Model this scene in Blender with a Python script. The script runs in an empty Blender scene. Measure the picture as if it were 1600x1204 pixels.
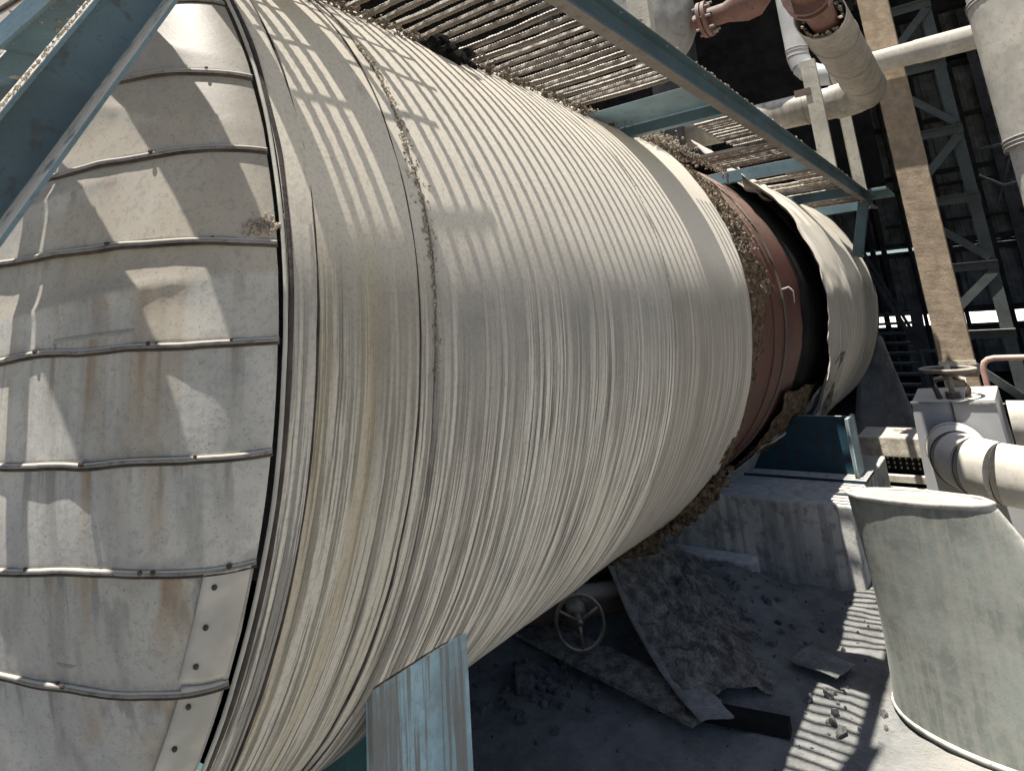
import bpy, bmesh, math, random
from mathutils import Vector, Matrix, noise
random.seed(7)
R_ = math.radians
H = 1.65                      # eye height above the ground; coordinates below are relative to the eye, lifted by H at the end
scene = bpy.context.scene
C = scene.collection

# ------------------------------------------------------------------ camera
AX = Vector((0.60634508, 0.15177987, 0.78058217))      # tank axis / across / up seen from the lens (x right, y down, z forward)
AY = Vector((-0.79197147, 0.20364981, 0.57559355))
AZ = Vector((-0.0716019, -0.96720713, 0.24368738))
cam = bpy.data.cameras.new('camera'); co = bpy.data.objects.new('camera', cam); C.objects.link(co)
rt = Vector((AX[0], AY[0], AZ[0])); upv = -Vector((AX[1], AY[1], AZ[1])); bk = -Vector((AX[2], AY[2], AZ[2]))
m3 = Matrix((rt, upv, bk)).transposed()
co.matrix_world = Matrix.Translation((0, 0, H)) @ m3.to_4x4()
cam.sensor_fit = 'HORIZONTAL'; cam.sensor_width = 36; cam.lens = 1008/1600*36
cam.shift_x = (800-777)/1600; cam.shift_y = -(602-254)/1600
cam.clip_start = 0.02; cam.clip_end = 2000
scene.camera = co

# ------------------------------------------------------------------ sky, sun, exposure
SUN = Vector((-0.25, 0.042, 1.0)).normalized()        # towards the sun
w = bpy.data.worlds.new('World'); scene.world = w; w.use_nodes = True
nt = w.node_tree
for n in list(nt.nodes): nt.nodes.remove(n)
sky = nt.nodes.new('ShaderNodeTexSky'); sky.sky_type = 'NISHITA'; sky.sun_disc = False
sky.sun_elevation = math.asin(SUN.z); sky.sun_rotation = math.atan2(SUN.x, SUN.y)
sky.dust_density = 1.0; sky.air_density = 0.9
bg = nt.nodes.new('ShaderNodeBackground'); bg.inputs[1].default_value = 0.052
wo = nt.nodes.new('ShaderNodeOutputWorld')
nt.links.new(sky.outputs[0], bg.inputs[0]); nt.links.new(bg.outputs[0], wo.inputs[0])
sl = bpy.data.lights.new('sun', 'SUN'); sl.energy = 5.0; sl.angle = R_(0.5); sl.color = (1.0, 0.945, 0.855)
so = bpy.data.objects.new('sun', sl); C.objects.link(so); so.rotation_euler = SUN.to_track_quat('Z', 'Y').to_euler()
so.location = (0, 0, 20)
scene.view_settings.view_transform = 'Standard'; scene.view_settings.look = 'None'
scene.view_settings.exposure = 1.2; scene.view_settings.gamma = 1.0
scene.view_settings.use_curve_mapping = False
scene.render.engine = 'CYCLES'
scene.cycles.max_bounces = 5; scene.cycles.diffuse_bounces = 4; scene.cycles.glossy_bounces = 2

# ------------------------------------------------------------------ material helpers
class NT:
    def __init__(s, name):
        s.m = bpy.data.materials.new(name); s.m.use_nodes = True; s.t = s.m.node_tree
        s.b = s.t.nodes['Principled BSDF']; s.out = s.t.nodes['Material Output']
    def n(s, ty, **k):
        nd = s.t.nodes.new(ty)
        for a, v in k.items(): setattr(nd, a, v)
        return nd
    def l(s, a, b): s.t.links.new(a, b)
    def coord(s, kind='Object', scale=(1, 1, 1), loc=(0, 0, 0)):
        tc = s.n('ShaderNodeTexCoord')
        src = tc.outputs[kind]
        mp = s.n('ShaderNodeMapping'); mp.inputs['Scale'].default_value = scale; mp.inputs['Location'].default_value = loc
        s.l(src, mp.inputs['Vector']); return mp.outputs[0]
    def geo_pos(s, scale=(1, 1, 1), loc=(0, 0, 0)):
        g = s.n('ShaderNodeNewGeometry'); mp = s.n('ShaderNodeMapping')
        mp.inputs['Scale'].default_value = scale; mp.inputs['Location'].default_value = loc
        s.l(g.outputs['Position'], mp.inputs['Vector']); return mp.outputs[0]
    def noise(s, vec, scale=5, detail=4, rough=0.55, lac=2.0, dist=0.0):
        nd = s.n('ShaderNodeTexNoise'); nd.inputs['Scale'].default_value = scale; nd.inputs['Detail'].default_value = min(detail, 3) if scale < 30 else min(detail, 2)
        nd.inputs['Roughness'].default_value = rough
        s.l(vec, nd.inputs['Vector']); return nd.outputs['Fac']
    def ramp(s, fac, p0, p1, inv=False):
        r = s.n('ShaderNodeMapRange'); r.interpolation_type = 'SMOOTHSTEP'
        r.inputs['From Min'].default_value = p0; r.inputs['From Max'].default_value = p1
        if inv: r.inputs['To Min'].default_value = 1; r.inputs['To Max'].default_value = 0
        s.l(fac, r.inputs['Value']); return r.outputs[0]
    def mul(s, a, b, op='MULTIPLY'):
        m = s.n('ShaderNodeMath', operation=op)
        for i, v in enumerate((a, b)):
            if isinstance(v, (int, float)): m.inputs[i].default_value = v
            else: s.l(v, m.inputs[i])
        return m.outputs[0]
    def mix(s, fac, a, b, blend='MIX'):
        m = s.n('ShaderNodeMix', data_type='RGBA', blend_type=blend)
        if isinstance(fac, (int, float)): m.inputs[0].default_value = fac
        else: s.l(fac, m.inputs[0])
        for i, v in ((6, a), (7, b)):
            if isinstance(v, tuple): m.inputs[i].default_value = (*v, 1)
            else: s.l(v, m.inputs[i])
        return m.outputs[2]
    def normz(s, p0, p1):
        g = s.n('ShaderNodeNewGeometry'); x = s.n('ShaderNodeSeparateXYZ'); s.l(g.outputs['Normal'], x.inputs[0])
        return s.ramp(x.outputs['Z'], p0, p1)
    def bump(s, h, strength=0.3, dist=0.01, prev=None):
        b = s.n('ShaderNodeBump'); b.inputs['Strength'].default_value = strength; b.inputs['Distance'].default_value = dist
        s.l(h, b.inputs['Height'])
        if prev is not None: s.l(prev, b.inputs['Normal'])
        s.l(b.outputs[0], s.b.inputs['Normal']); return b.outputs[0]
    def done(s, col, rough=0.7, metal=0.0, spec=0.3):
        if isinstance(col, tuple): s.b.inputs['Base Color'].default_value = (*col, 1)
        else: s.l(col, s.b.inputs['Base Color'])
        if isinstance(rough, (int, float)): s.b.inputs['Roughness'].default_value = rough
        else: s.l(rough, s.b.inputs['Roughness'])
        if isinstance(metal, (int, float)): s.b.inputs['Metallic'].default_value = metal
        else: s.l(metal, s.b.inputs['Metallic'])
        s.b.inputs['Specular IOR Level'].default_value = spec
        if 'Diffuse Roughness' in s.b.inputs: s.b.inputs['Diffuse Roughness'].default_value = 0.9
        return s.m
DUST = (0.66, 0.615, 0.535)

def mat_cladding(name, tone=(0.43, 0.42, 0.39), streak=1.0, yellow=0.0, seed=0.0):
    """weathered aluminium jacket: UV = (metres round the shell, metres along it)"""
    k = NT(name)
    uv = k.coord('UV', (1, 1, 1), (seed, seed*1.7, 0))
    wob = k.n('ShaderNodeCombineXYZ'); wv = k.mul(k.mul(k.noise(uv, 1.4, 2), 0.012), k.mul(k.noise(uv, 18, 2), 0.0030), 'ADD'); k.l(wv, wob.inputs['Y'])
    wu = k.n('ShaderNodeVectorMath', operation='ADD'); k.l(uv, wu.inputs[0]); k.l(wob.outputs[0], wu.inputs[1])
    def stretched(sc, lo):
        mp = k.n('ShaderNodeMapping'); mp.inputs['Scale'].default_value = sc; mp.inputs['Location'].default_value = lo
        k.l(wu.outputs[0], mp.inputs['Vector']); return mp.outputs[0]
    uvs = stretched((0.8, 58, 1), (0, 0, 0)); uvf = stretched((2.2, 140, 1), (5, 1, 0)); uvw = stretched((0.45, 14, 1), (3, 0, 0))
    big = k.noise(uv, 1.6, 5, 0.6); fine = k.noise(uv, 60, 4, 0.7); mid = k.noise(uv, 9, 5, 0.62)
    s1 = k.noise(uvs, 1.0, 5, 0.6, dist=0.25); s2 = k.noise(uvf, 1.0, 3, 0.55, dist=0.3); s3 = k.noise(uvw, 1.0, 3, 0.5)
    base = k.mix(k.ramp(big, 0.3, 0.7), tone, tuple(c*1.22 for c in tone))
    base = k.mix(k.mul(k.ramp(mid, 0.45, 0.7), 0.35), base, (0.20, 0.195, 0.185))
    # sideways runs of dirt on the flank and underside
    ux = k.n('ShaderNodeSeparateXYZ'); k.l(k.coord('UV'), ux.inputs[0])
    lowm = k.ramp(k.mul(ux.outputs['X'], k.mul(k.mul(s3, -0.5, 'ADD'), 1.6), 'ADD'), -0.52, 0.22, inv=True)
    grit = k.noise(stretched((7, 60, 1), (2, 2, 0)), 1.0, 3, 0.7); grit2 = k.noise(uv, 110, 2, 0.7)
    pale = k.mul(k.mul(k.ramp(k.mul(s1, k.mul(k.mul(grit, -0.5, 'ADD'), 0.24), 'ADD'), 0.455, 0.545), lowm), 0.95*streak)
    dark = k.mul(k.mul(k.ramp(k.mul(s2, k.mul(k.mul(grit, -0.5, 'ADD'), 0.22), 'ADD'), 0.53, 0.62), lowm), 0.85*streak)
    brown = k.mul(k.mul(k.ramp(s3, 0.42, 0.66), lowm), 0.6)
    col = k.mix(brown, base, (0.27, 0.235, 0.19))
    col = k.mix(pale, col, (0.68, 0.64, 0.56)); col = k.mix(dark, col, (0.085, 0.075, 0.065))
    if yellow:
        col = k.mix(k.mul(k.ramp(k.noise(uvw, 0.8, 4), 0.40, 0.68), yellow), col, (0.40, 0.335, 0.20))
    # dust lying on the upper side
    d = k.mul(k.normz(-0.02, 0.22), k.ramp(k.mul(mid, k.mul(big, 0.6), 'ADD'), 0.35, 0.70))
    col = k.mix(k.mul(d, 0.92), col, DUST)
    col = k.mix(k.mul(k.ramp(grit2, 0.48, 0.66), 0.30), col, k.mix(0.5, col, (0.07, 0.065, 0.06)))
    speck = k.mul(k.ramp(fine, 0.50, 0.72), 0.22)
    col = k.mix(speck, col, (0.20, 0.19, 0.17))
    h = k.mul(k.mul(s1, 0.8), k.mul(fine, 0.35), 'ADD')
    k.bump(h, 0.28, 0.006)
    return k.done(col, 0.85, 0.0, 0.12)

def mat_dome(name):
    k = NT(name)
    p = k.geo_pos(); big = k.noise(p, 2.6, 5, 0.6); fine = k.noise(p, 75, 4, 0.75); mid = k.noise(p, 13, 5, 0.65)
    oi = k.n('ShaderNodeObjectInfo')
    pv = k.geo_pos((14, 17, 0.9)); run = k.noise(pv, 1.0, 4, 0.6, dist=0.2)
    pv2 = k.geo_pos((9, 8, 0.35), (4, 2, 1)); run2 = k.noise(pv2, 1.0, 4, 0.55)
    col = k.mix(k.ramp(big, 0.35, 0.68), (0.40, 0.40, 0.39), (0.57, 0.56, 0.525))
    col = k.mix(k.mul(oi.outputs['Random'], 0.35), col, (0.42, 0.40, 0.35))
    col = k.mix(k.mul(k.ramp(mid, 0.46, 0.68), 0.28), col, (0.26, 0.275, 0.29))
    col = k.mix(k.mul(k.ramp(run, 0.52, 0.70), 0.34), col, (0.17, 0.165, 0.155))
    col = k.mix(k.mul(k.ramp(run2, 0.54, 0.68), 0.5), col, (0.36, 0.27, 0.16))
    ux = k.n('ShaderNodeSeparateXYZ'); k.l(k.coord('UV'), ux.inputs[0]); drip = k.ramp(ux.outputs['Y'], 0.02, 1.0, inv=True)
    du = k.noise(k.geo_pos((26, 26, 0.5), (1, 7, 0)), 1.0, 3, 0.6); du2 = k.noise(k.geo_pos((11, 11, 0.3), (5, 3, 9)), 1.0, 3, 0.6)
    col = k.mix(k.mul(k.mul(k.ramp(du, 0.52, 0.64), drip), 0.65), col, (0.15, 0.145, 0.135))
    col = k.mix(k.mul(k.mul(k.ramp(du2, 0.55, 0.66), drip), 0.75), col, (0.30, 0.20, 0.105))
    edge_d = k.mul(k.ramp(ux.outputs['Y'], 0.86, 1.0), k.ramp(mid, 0.35, 0.6)); col = k.mix(k.mul(edge_d, 0.45), col, (0.17, 0.165, 0.16))
    col = k.mix(k.mul(k.normz(-0.04, 0.16), k.ramp(mid, 0.15, 0.5)), col, k.mix(k.ramp(big, 0.35, 0.65), (0.33, 0.30, 0.255), (0.45, 0.41, 0.345)))
    col = k.mix(k.mul(k.ramp(fine, 0.50, 0.66), 0.26), col, (0.18, 0.19, 0.20))
    spk = k.noise(p, 240, 2, 0.6); col = k.mix(k.mul(k.ramp(spk, 0.62, 0.70), 0.5), col, (0.10, 0.10, 0.10))
    k.bump(k.mul(k.mul(mid, 0.7), k.mul(fine, 0.4), 'ADD'), 0.22, 0.005)
    return k.done(col, 0.55, 0.0, 0.4)

def mat_paint(name, colr, chip=(0.20, 0.115, 0.07), chips=0.5, dust=0.8, rough=0.6, scale=1.0, lo=0.55, hi=0.68, runs=0.0, spec=0.35, dustcol=DUST, bump=0.35, dn=(0.15, 0.7)):
    k = NT(name)
    p = k.geo_pos(); big = k.noise(p, 3*scale, 5, 0.6); mid = k.noise(p, 16*scale, 6, 0.68); fine = k.noise(p, 80*scale, 3, 0.7)
    col = k.mix(k.ramp(big, 0.3, 0.7), tuple(c*0.78 for c in colr), tuple(min(1, c*1.18) for c in colr))
    col = k.mix(k.mul(k.ramp(mid, lo, hi), chips), col, chip)
    col = k.mix(k.mul(k.ramp(fine, 0.58, 0.7), 0.35), col, tuple(c*0.5 for c in colr))
    if runs:
        r = k.noise(k.geo_pos((22*scale, 22*scale, 0.8*scale)), 1.0, 4, 0.6, dist=0.2)
        col = k.mix(k.mul(k.ramp(r, 0.47, 0.60), runs), col, chip)
    if dust:
        col = k.mix(k.mul(k.normz(*dn), k.mul(k.ramp(mid, 0.25, 0.5), dust)), col, dustcol)
    k.bump(k.mul(mid, k.mul(fine, 0.5), 'ADD'), bump, 0.008)
    return k.done(col, rough, 0.0, spec)

def mat_ground(name):
    k = NT(name)
    p = k.geo_pos(); big = k.noise(p, 0.9, 6, 0.6); mid = k.noise(p, 6, 6, 0.7); fine = k.noise(p, 70, 4, 0.75)
    x = k.n('ShaderNodeSeparateXYZ'); k.l(p, x.inputs[0])
    col = k.mix(k.ramp(big, 0.35, 0.65), (0.30, 0.285, 0.255), (0.45, 0.425, 0.375))
    col = k.mix(k.mul(k.ramp(mid, 0.45, 0.65), 0.5), col, (0.20, 0.195, 0.18))
    # dark dust spill under the vessel with its shade painted into the colour
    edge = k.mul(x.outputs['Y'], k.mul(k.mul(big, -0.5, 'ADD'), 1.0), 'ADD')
    spill_shade = k.mul(k.ramp(edge, 0.20, 0.75), k.ramp(edge, 3.2, 3.8, inv=True))  # edge pushed out to tone down the sunlit strip by the drum
    col = k.mix(k.mul(spill_shade, 0.93), col, k.mix(k.ramp(mid, 0.35, 0.7), (0.115, 0.119, 0.119), (0.205, 0.207, 0.202)))
    col = k.mix(k.mul(k.ramp(fine, 0.62, 0.72), 0.5), col, (0.32, 0.30, 0.27))
    k.bump(k.mul(mid, k.mul(fine, 0.45), 'ADD'), 0.6, 0.03)
    return k.done(col, 0.95, 0.0, 0.1)

def mat_plain(name, colr, var=0.35, scale=6.0, rough=0.85, dark=None, spec=0.2, bump=0.4, dust=0.0, bd=0.01):
    k = NT(name); p = k.geo_pos()
    a = k.noise(p, scale, 6, 0.65); b = k.noise(p, scale*7, 4, 0.7)
    col = k.mix(k.ramp(a, 0.3, 0.7), tuple(c*(1-var) for c in colr), tuple(min(1, c*(1+var)) for c in colr))
    if dark: col = k.mix(k.mul(k.ramp(b, 0.5, 0.66), 0.6), col, dark)
    if dust: col = k.mix(k.mul(k.normz(0.2, 0.75), dust), col, DUST)
    k.bump(k.mul(a, k.mul(b, 0.6), 'ADD'), bump, bd)
    return k.done(col, rough, 0.0, spec)

def mat_emit_free_white(name): return mat_plain(name, (0.78, 0.77, 0.74), 0.08, 2.0)

M = {}
M['clad_a'] = mat_cladding('jacket_near', (0.285, 0.268, 0.232), 0.9, 0.5, 1.3)
M['clad_b'] = mat_cladding('jacket_middle', (0.29, 0.278, 0.255), 1.0, 0.0, 4.1)
M['clad_c'] = mat_cladding('jacket_brown', (0.24, 0.222, 0.195), 0.35, 0.0, 8.6)
M['clad_f'] = mat_cladding('jacket_far', (0.27, 0.255, 0.225), 0.45, 0.05, 12.2)
M['dome'] = mat_dome('dome_panel')
M['hem'] = mat_plain('hem_metal', (0.22, 0.21, 0.20), 0.3, 7, 0.65, (0.10, 0.09, 0.085), 0.25, 0.2, 0.75)
M['strip'] = mat_plain('pale_strip', (0.47, 0.455, 0.41), 0.18, 7, 0.6, None, 0.35, 0.12)
M['seam'] = mat_plain('dark_seam', (0.07, 0.06, 0.055), 0.4, 14, 0.9)
M['screw'] = mat_plain('screw_rust', (0.075, 0.06, 0.052), 0.4, 40, 0.7)
M['blue'] = mat_paint('blue_paint', (0.095, 0.16, 0.195), (0.12, 0.10, 0.09), 0.6, 0.95)
M['blue_near'] = mat_paint('blue_paint_stringer', (0.14, 0.21, 0.245), (0.10, 0.085, 0.075), 0.55, 0.95, scale=1.6, lo=0.56, hi=0.68, dn=(0.05, 0.5))
M['plateblue'] = mat_paint('rusty_blue_plate', (0.155, 0.235, 0.275), (0.12, 0.10, 0.085), 0.5, 0.95, scale=1.3)
M['brown_steel'] = mat_paint('rusty_flange', (0.13, 0.115, 0.10), (0.07, 0.05, 0.04), 0.6, 0.8)
M['leg'] = mat_paint('pale_blue_leg', (0.33, 0.48, 0.53), (0.20, 0.17, 0.145), 0.25, 0.3, runs=0.8, scale=2.4, lo=0.46, hi=0.66)
M['teal'] = mat_paint('teal_web', (0.06, 0.17, 0.18), (0.12, 0.09, 0.07), 0.4, 0.7)
M['deepblue'] = mat_paint('deep_blue_saddle', (0.010, 0.050, 0.082), (0.035, 0.028, 0.026), 0.7, 0.8, scale=1.2, lo=0.5, hi=0.68, runs=0.4)
M['bar'] = mat_paint('rusty_dusty_bar', (0.15, 0.125, 0.10), (0.085, 0.055, 0.04), 0.55, 0.95, scale=2.0, dn=(-0.12, 0.30))
M['post'] = mat_paint('flaking_post', (0.34, 0.33, 0.28), (0.20, 0.15, 0.11), 0.6, 0.8, scale=1.6)
M['beam'] = mat_paint('dark_blue_beam', (0.050, 0.088, 0.108), (0.085, 0.07, 0.06), 0.6, 0.95)
M['crust'] = mat_plain('dust_crust', (0.36, 0.31, 0.245), 0.45, 30, 0.95, (0.12, 0.09, 0.07), 0.1, 0.6, 0.35)
M['dirt'] = mat_plain('caked_dirt', (0.15, 0.125, 0.098), 0.5, 30, 0.95, (0.05, 0.04, 0.032), 0.1, 0.6, 0.25)
M['black_crust'] = mat_plain('sooty_lump', (0.012, 0.012, 0.012), 0.4, 30, 0.95, None, 0.1, 0.6)
M['wool'] = mat_plain('mineral_wool', (0.115, 0.085, 0.06), 0.6, 26, 0.98, (0.085, 0.06, 0.045), 0.05, 0.9, 0.0, 0.02)
M['wool_grey'] = mat_plain('grey_wool', (0.20, 0.185, 0.165), 0.5, 18, 0.98, (0.07, 0.065, 0.06), 0.05, 0.9, 0.3, 0.03)
M['red'] = mat_paint('red_oxide_shell', (0.070, 0.027, 0.022), (0.035, 0.022, 0.02), 0.85, 0.5, dustcol=(0.60, 0.42, 0.34))
M['redpipe'] = mat_paint('rusty_red_pipe', (0.135, 0.070, 0.055), (0.055, 0.036, 0.03), 0.75, 0.4, scale=1.5)
M['concrete'] = mat_paint('stained_concrete', (0.46, 0.45, 0.425), (0.13, 0.13, 0.13), 0.7, 0.4, 0.9, scale=0.7, lo=0.45, hi=0.7, runs=0.45, spec=0.1)
M['ledge'] = mat_plain('pale_concrete', (0.50, 0.46, 0.38), 0.25, 14, 0.9, (0.30, 0.27, 0.22), 0.1, 0.5, 0.6)
M['pipe'] = mat_plain('dusty_white_jacket', (0.44, 0.415, 0.365), 0.18, 4, 0.7, (0.32, 0.295, 0.255), 0.35, 0.2, 0.8)
M['pipe_dirty'] = mat_paint('sooty_pipe_jacket', (0.25, 0.232, 0.20), (0.15, 0.135, 0.115), 0.5, 0.95, scale=0.8, lo=0.4, hi=0.7, runs=0.5)
M['pipe_side'] = mat_plain('grey_jacket', (0.46, 0.47, 0.48), 0.12, 4, 0.5, None, 0.4, 0.15, 0.8)
M['greyjack'] = mat_paint('crumpled_grey_jacket', (0.22, 0.22, 0.215), (0.09, 0.085, 0.08), 0.5, 0.6)
M['box'] = mat_plain('valve_box_sheet', (0.33, 0.335, 0.34), 0.10, 3, 0.55, None, 0.35, 0.15, 0.8)
M['tan'] = mat_paint('fireproofed_column', (0.36, 0.29, 0.215), (0.26, 0.21, 0.165), 0.4, 0.5, 0.95, scale=3.5, lo=0.46, hi=0.66, spec=0.1, bump=0.6)
M['lattice'] = mat_paint('greygreen_steel', (0.060, 0.072, 0.070), (0.035, 0.034, 0.033), 0.5, 0.5)
M['soot'] = mat_plain('sooty_steel', (0.055, 0.056, 0.058), 0.3, 4, 0.9)
M['sootwall'] = mat_plain('sooty_sheet', (0.21, 0.215, 0.21), 0.35, 3, 0.9)
M['black'] = mat_plain('black_soot_shade', (0.016, 0.016, 0.016), 0.3, 4, 0.95, None, 0.02)
M['drum'] = mat_paint('grey_drum', (0.165, 0.18, 0.165), (0.245, 0.24, 0.215), 0.4, 0.8, 0.8, scale=1.6, lo=0.42, hi=0.62, runs=0.35, spec=0.25, bump=0.12)
M['pinkpipe'] = mat_paint('pink_dusted_pipe', (0.38, 0.23, 0.19), (0.2, 0.12, 0.10), 0.3, 0.9)
M['rust'] = mat_paint('rusted_iron', (0.10, 0.075, 0.06), (0.05, 0.035, 0.03), 0.5, 0.5)
M['sheet'] = mat_plain('loose_sheet', (0.34, 0.34, 0.335), 0.25, 8, 0.6, (0.18, 0.175, 0.17), 0.35, 0.3, 0.4)
M['dustysheet'] = mat_plain('coal_dusted_sheet', (0.21, 0.21, 0.205), 0.25, 8, 0.8, (0.11, 0.11, 0.11), 0.15, 0.3)
M['ground'] = mat_ground('dusty_ground')
M['bounce_pale'] = mat_plain('pale_bounce_slab', (0.72, 0.70, 0.66), 0.08, 1.0, 0.9)  # for the slab added to brighten the shed slots
M['coal_crust'] = mat_plain('coal_dusted_wool', (0.20, 0.188, 0.17), 0.5, 14, 0.98, (0.03, 0.03, 0.03), 0.05, 0.9, 0.0, 0.03)
M['stone'] = mat_plain('rubble', (0.12, 0.118, 0.115), 0.5, 20, 0.95, (0.05, 0.05, 0.05), 0.1, 0.6)

# ------------------------------------------------------------------ object helpers
TOP = []
def tag(o, label, cat, group=None):
    o['label'] = label; o['category'] = cat
    if group: o['group'] = group
    return o
def thing(name, label, cat, loc, group=None):
    o = bpy.data.objects.new(name, None); C.objects.link(o); o.location = loc; o.empty_display_size = 0.1
    TOP.append(o); return tag(o, label, cat, group)
def wloc(o):
    v = Vector(o.location)
    if o.parent: v = v + wloc(o.parent)
    return v
def mesh(name, vs, fs, mat, parent=None, smooth=False, uvs=None, origin=None):
    """vs in eye-relative world coordinates"""
    if origin is None:
        origin = Vector((sum(v[0] for v in vs)/len(vs), sum(v[1] for v in vs)/len(vs), min(v[2] for v in vs))) if parent is None else wloc(parent)
    o3 = Vector(origin)
    me = bpy.data.meshes.new(name)
    me.from_pydata([tuple(Vector(v)-o3) for v in vs], [], fs); me.update()
    if uvs is not None:
        ul = me.uv_layers.new(name='UVMap')
        for li, lp in enumerate(me.loops): ul.data[li].uv = uvs[lp.vertex_index]
    me.materials.append(M[mat])
    if smooth: me.polygons.foreach_set('use_smooth', [True]*len(me.polygons))
    ob = bpy.data.objects.new(name, me); C.objects.link(ob)
    if parent is None: ob.location = o3; TOP.append(ob)
    else: ob.parent = parent; ob.location = o3 - wloc(parent)
    return ob
class B:
    """collects shapes for one mesh"""
    def __init__(s): s.v = []; s.f = []
    def add(s, vs, fs):
        n = len(s.v); s.v += [tuple(v) for v in vs]; s.f += [tuple(i+n for i in f) for f in fs]; return s
    def box(s, a, b):
        (x0, y0, z0), (x1, y1, z1) = a, b
        return s.add([(x0,y0,z0),(x1,y0,z0),(x1,y1,z0),(x0,y1,z0),(x0,y0,z1),(x1,y0,z1),(x1,y1,z1),(x0,y1,z1)],
              [(3,2,1,0),(4,5,6,7),(0,1,5,4),(1,2,6,5),(2,3,7,6),(3,0,4,7)])
    def prism(s, pts, ax, a, b):
        """closed 2-D outline extruded along axis ax (0,1,2); pts in the other two axes, in order"""
        n = len(pts); o = [i for i in range(3) if i != ax]; vs = []
        for t in (a, b):
            for p in pts:
                q = [0, 0, 0]; q[ax] = t; q[o[0]] = p[0]; q[o[1]] = p[1]; vs.append(q)
        fs = [tuple(range(n)), tuple(range(2*n-1, n-1, -1))] + [(i, (i+1) % n, n+(i+1) % n, n+i) for i in range(n)]
        return s.add(vs, fs)
    def sweep(s, pts, prof, up=(0, 0, 1), caps=True, scale=None):
        """open path of points, closed 2-D profile"""
        pts = [Vector(p) for p in pts]; n = len(prof); vs = []; up = Vector(up)
        for i, p in enumerate(pts):
            t = (pts[min(i+1, len(pts)-1)] - pts[max(i-1, 0)]).normalized()
            a = t.cross(up)
            if a.length < 1e-4: a = t.cross(Vector((1, 0, 0)))
            a.normalize(); b = a.cross(t); k = scale[i] if scale else 1.0
            vs += [p + a*(q[0]*k) + b*(q[1]*k) for q in prof]
        fs = []
        for i in range(len(pts)-1):
            for j in range(n): fs.append((i*n+j, i*n+(j+1) % n, (i+1)*n+(j+1) % n, (i+1)*n+j))
        if caps: fs += [tuple(range(n-1, -1, -1)), tuple(range((len(pts)-1)*n, len(pts)*n))]
        return s.add(vs, fs)
    def tube(s, pts, r, n=12, caps=True, up=(0, 0, 1), scale=None):
        return s.sweep(pts, [(r*math.cos(2*math.pi*j/n), r*math.sin(2*math.pi*j/n)) for j in range(n)], up, caps, scale)
    def bar(s, p, q, wd, ht, up=(0, 0, 1)):
        return s.sweep([p, q], [(-wd/2, -ht/2), (wd/2, -ht/2), (wd/2, ht/2), (-wd/2, ht/2)], up)
    def make(s, name, mat, parent=None, smooth=False, bevel=0, origin=None):
        ob = mesh(name, s.v, s.f, mat, parent, smooth, None, origin)
        bm = bmesh.new(); bm.from_mesh(ob.data); bmesh.ops.recalc_face_normals(bm, faces=bm.faces)
        bm.to_mesh(ob.data); bm.free()
        if bevel:
            m = ob.modifiers.new('bevel', 'BEVEL'); m.width = bevel; m.segments = 2; m.limit_method = 'ANGLE'
        return ob
def smooth_by_angle(ob, ang=35):
    me = ob.data; me.polygons.foreach_set('use_smooth', [True]*len(me.polygons))
    bm = bmesh.new(); bm.from_mesh(me)
    for e in bm.edges:
        e.smooth = len(e.link_faces) == 2 and e.calc_face_angle(0) < R_(ang)
    bm.to_mesh(me); bm.free(); return ob
def nz(x, y, z, s=1.0, o=3): return noise.fractal(Vector((x*s, y*s, z*s)), 1.0, 2.0, o)
def grid(nu, nv, fn):
    vs = []; uv = []
    for i in range(nu+1):
        for j in range(nv+1):
            p, t = fn(i/nu, j/nv); vs.append(p); uv.append(t)
    fs = [(i*(nv+1)+j, (i+1)*(nv+1)+j, (i+1)*(nv+1)+j+1, i*(nv+1)+j+1) for i in range(nu) for j in range(nv)]
    return vs, fs, uv
def chunk_mesh(spots, seed=1, sub=1):
    """uneven little lumps: spots = (x, y, z, size)"""
    rnd = random.Random(seed); b = B()
    base = []
    bm = bmesh.new(); bmesh.ops.create_icosphere(bm, subdivisions=sub, radius=1.0)
    bv = [v.co.copy() for v in bm.verts]; bf = [tuple(v.index for v in f.verts) for f in bm.faces]; bm.free()
    for (x, y, z, sz) in spots:
        sc = Vector((rnd.uniform(.6, 1.4), rnd.uniform(.6, 1.4), rnd.uniform(.5, 1.1)))*sz
        q = Matrix.Rotation(rnd.uniform(0, 6.3), 3, Vector((rnd.random()-.5, rnd.random()-.5, rnd.random()-.5+.01)).normalized())
        vs = []
        for v in bv:
            u = q @ Vector((v.x*sc.x, v.y*sc.y, v.z*sc.z))*rnd.uniform(.65, 1.3)
            vs.append((x+u.x, y+u.y, z+u.z))
        b.add(vs, bf)
    return b

# ------------------------------------------------------------------ ground (one sheet to the horizon, finer near the vessel)
def gheight(x, y):
    if x < -4 or x > 14 or y < -4 or y > 9: return 0.0
    f = min(1, (x+4)/2, (14-x)/2, (y+4)/2, (9-y)/2)
    h = 0.035*nz(x, y, 0, 1.1, 4) + 0.014*nz(x, y, 5, 6, 3)
    for (cx, cy, rr, hh) in ((3.9, 2.7, 0.9, 0.16), (4.2, 1.7, 0.55, 0.14), (3.0, 2.4, 0.35, 0.05), (3.5, 1.4, 0.5, 0.04)):
        d = math.hypot(x-cx, y-cy)/rr
        if d < 1: h += hh*(1-d*d)**2
    return h*f
def axis_pts(lo, hi, n, far):
    c = [lo+(hi-lo)*i/n for i in range(n+1)]
    return [-far, -far/4, -60, -20, -8] + [v for v in c] + [hi+4, 30, 80, far/4, far]
gx = axis_pts(-2.0, 8.0, 200, 900); gy = axis_pts(-2.5, 5.0, 150, 900)
vs = [(x, y, -H + (gheight(x, y) if abs(x) < 15 and abs(y) < 15 else 0)) for x in gx for y in gy]
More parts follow.
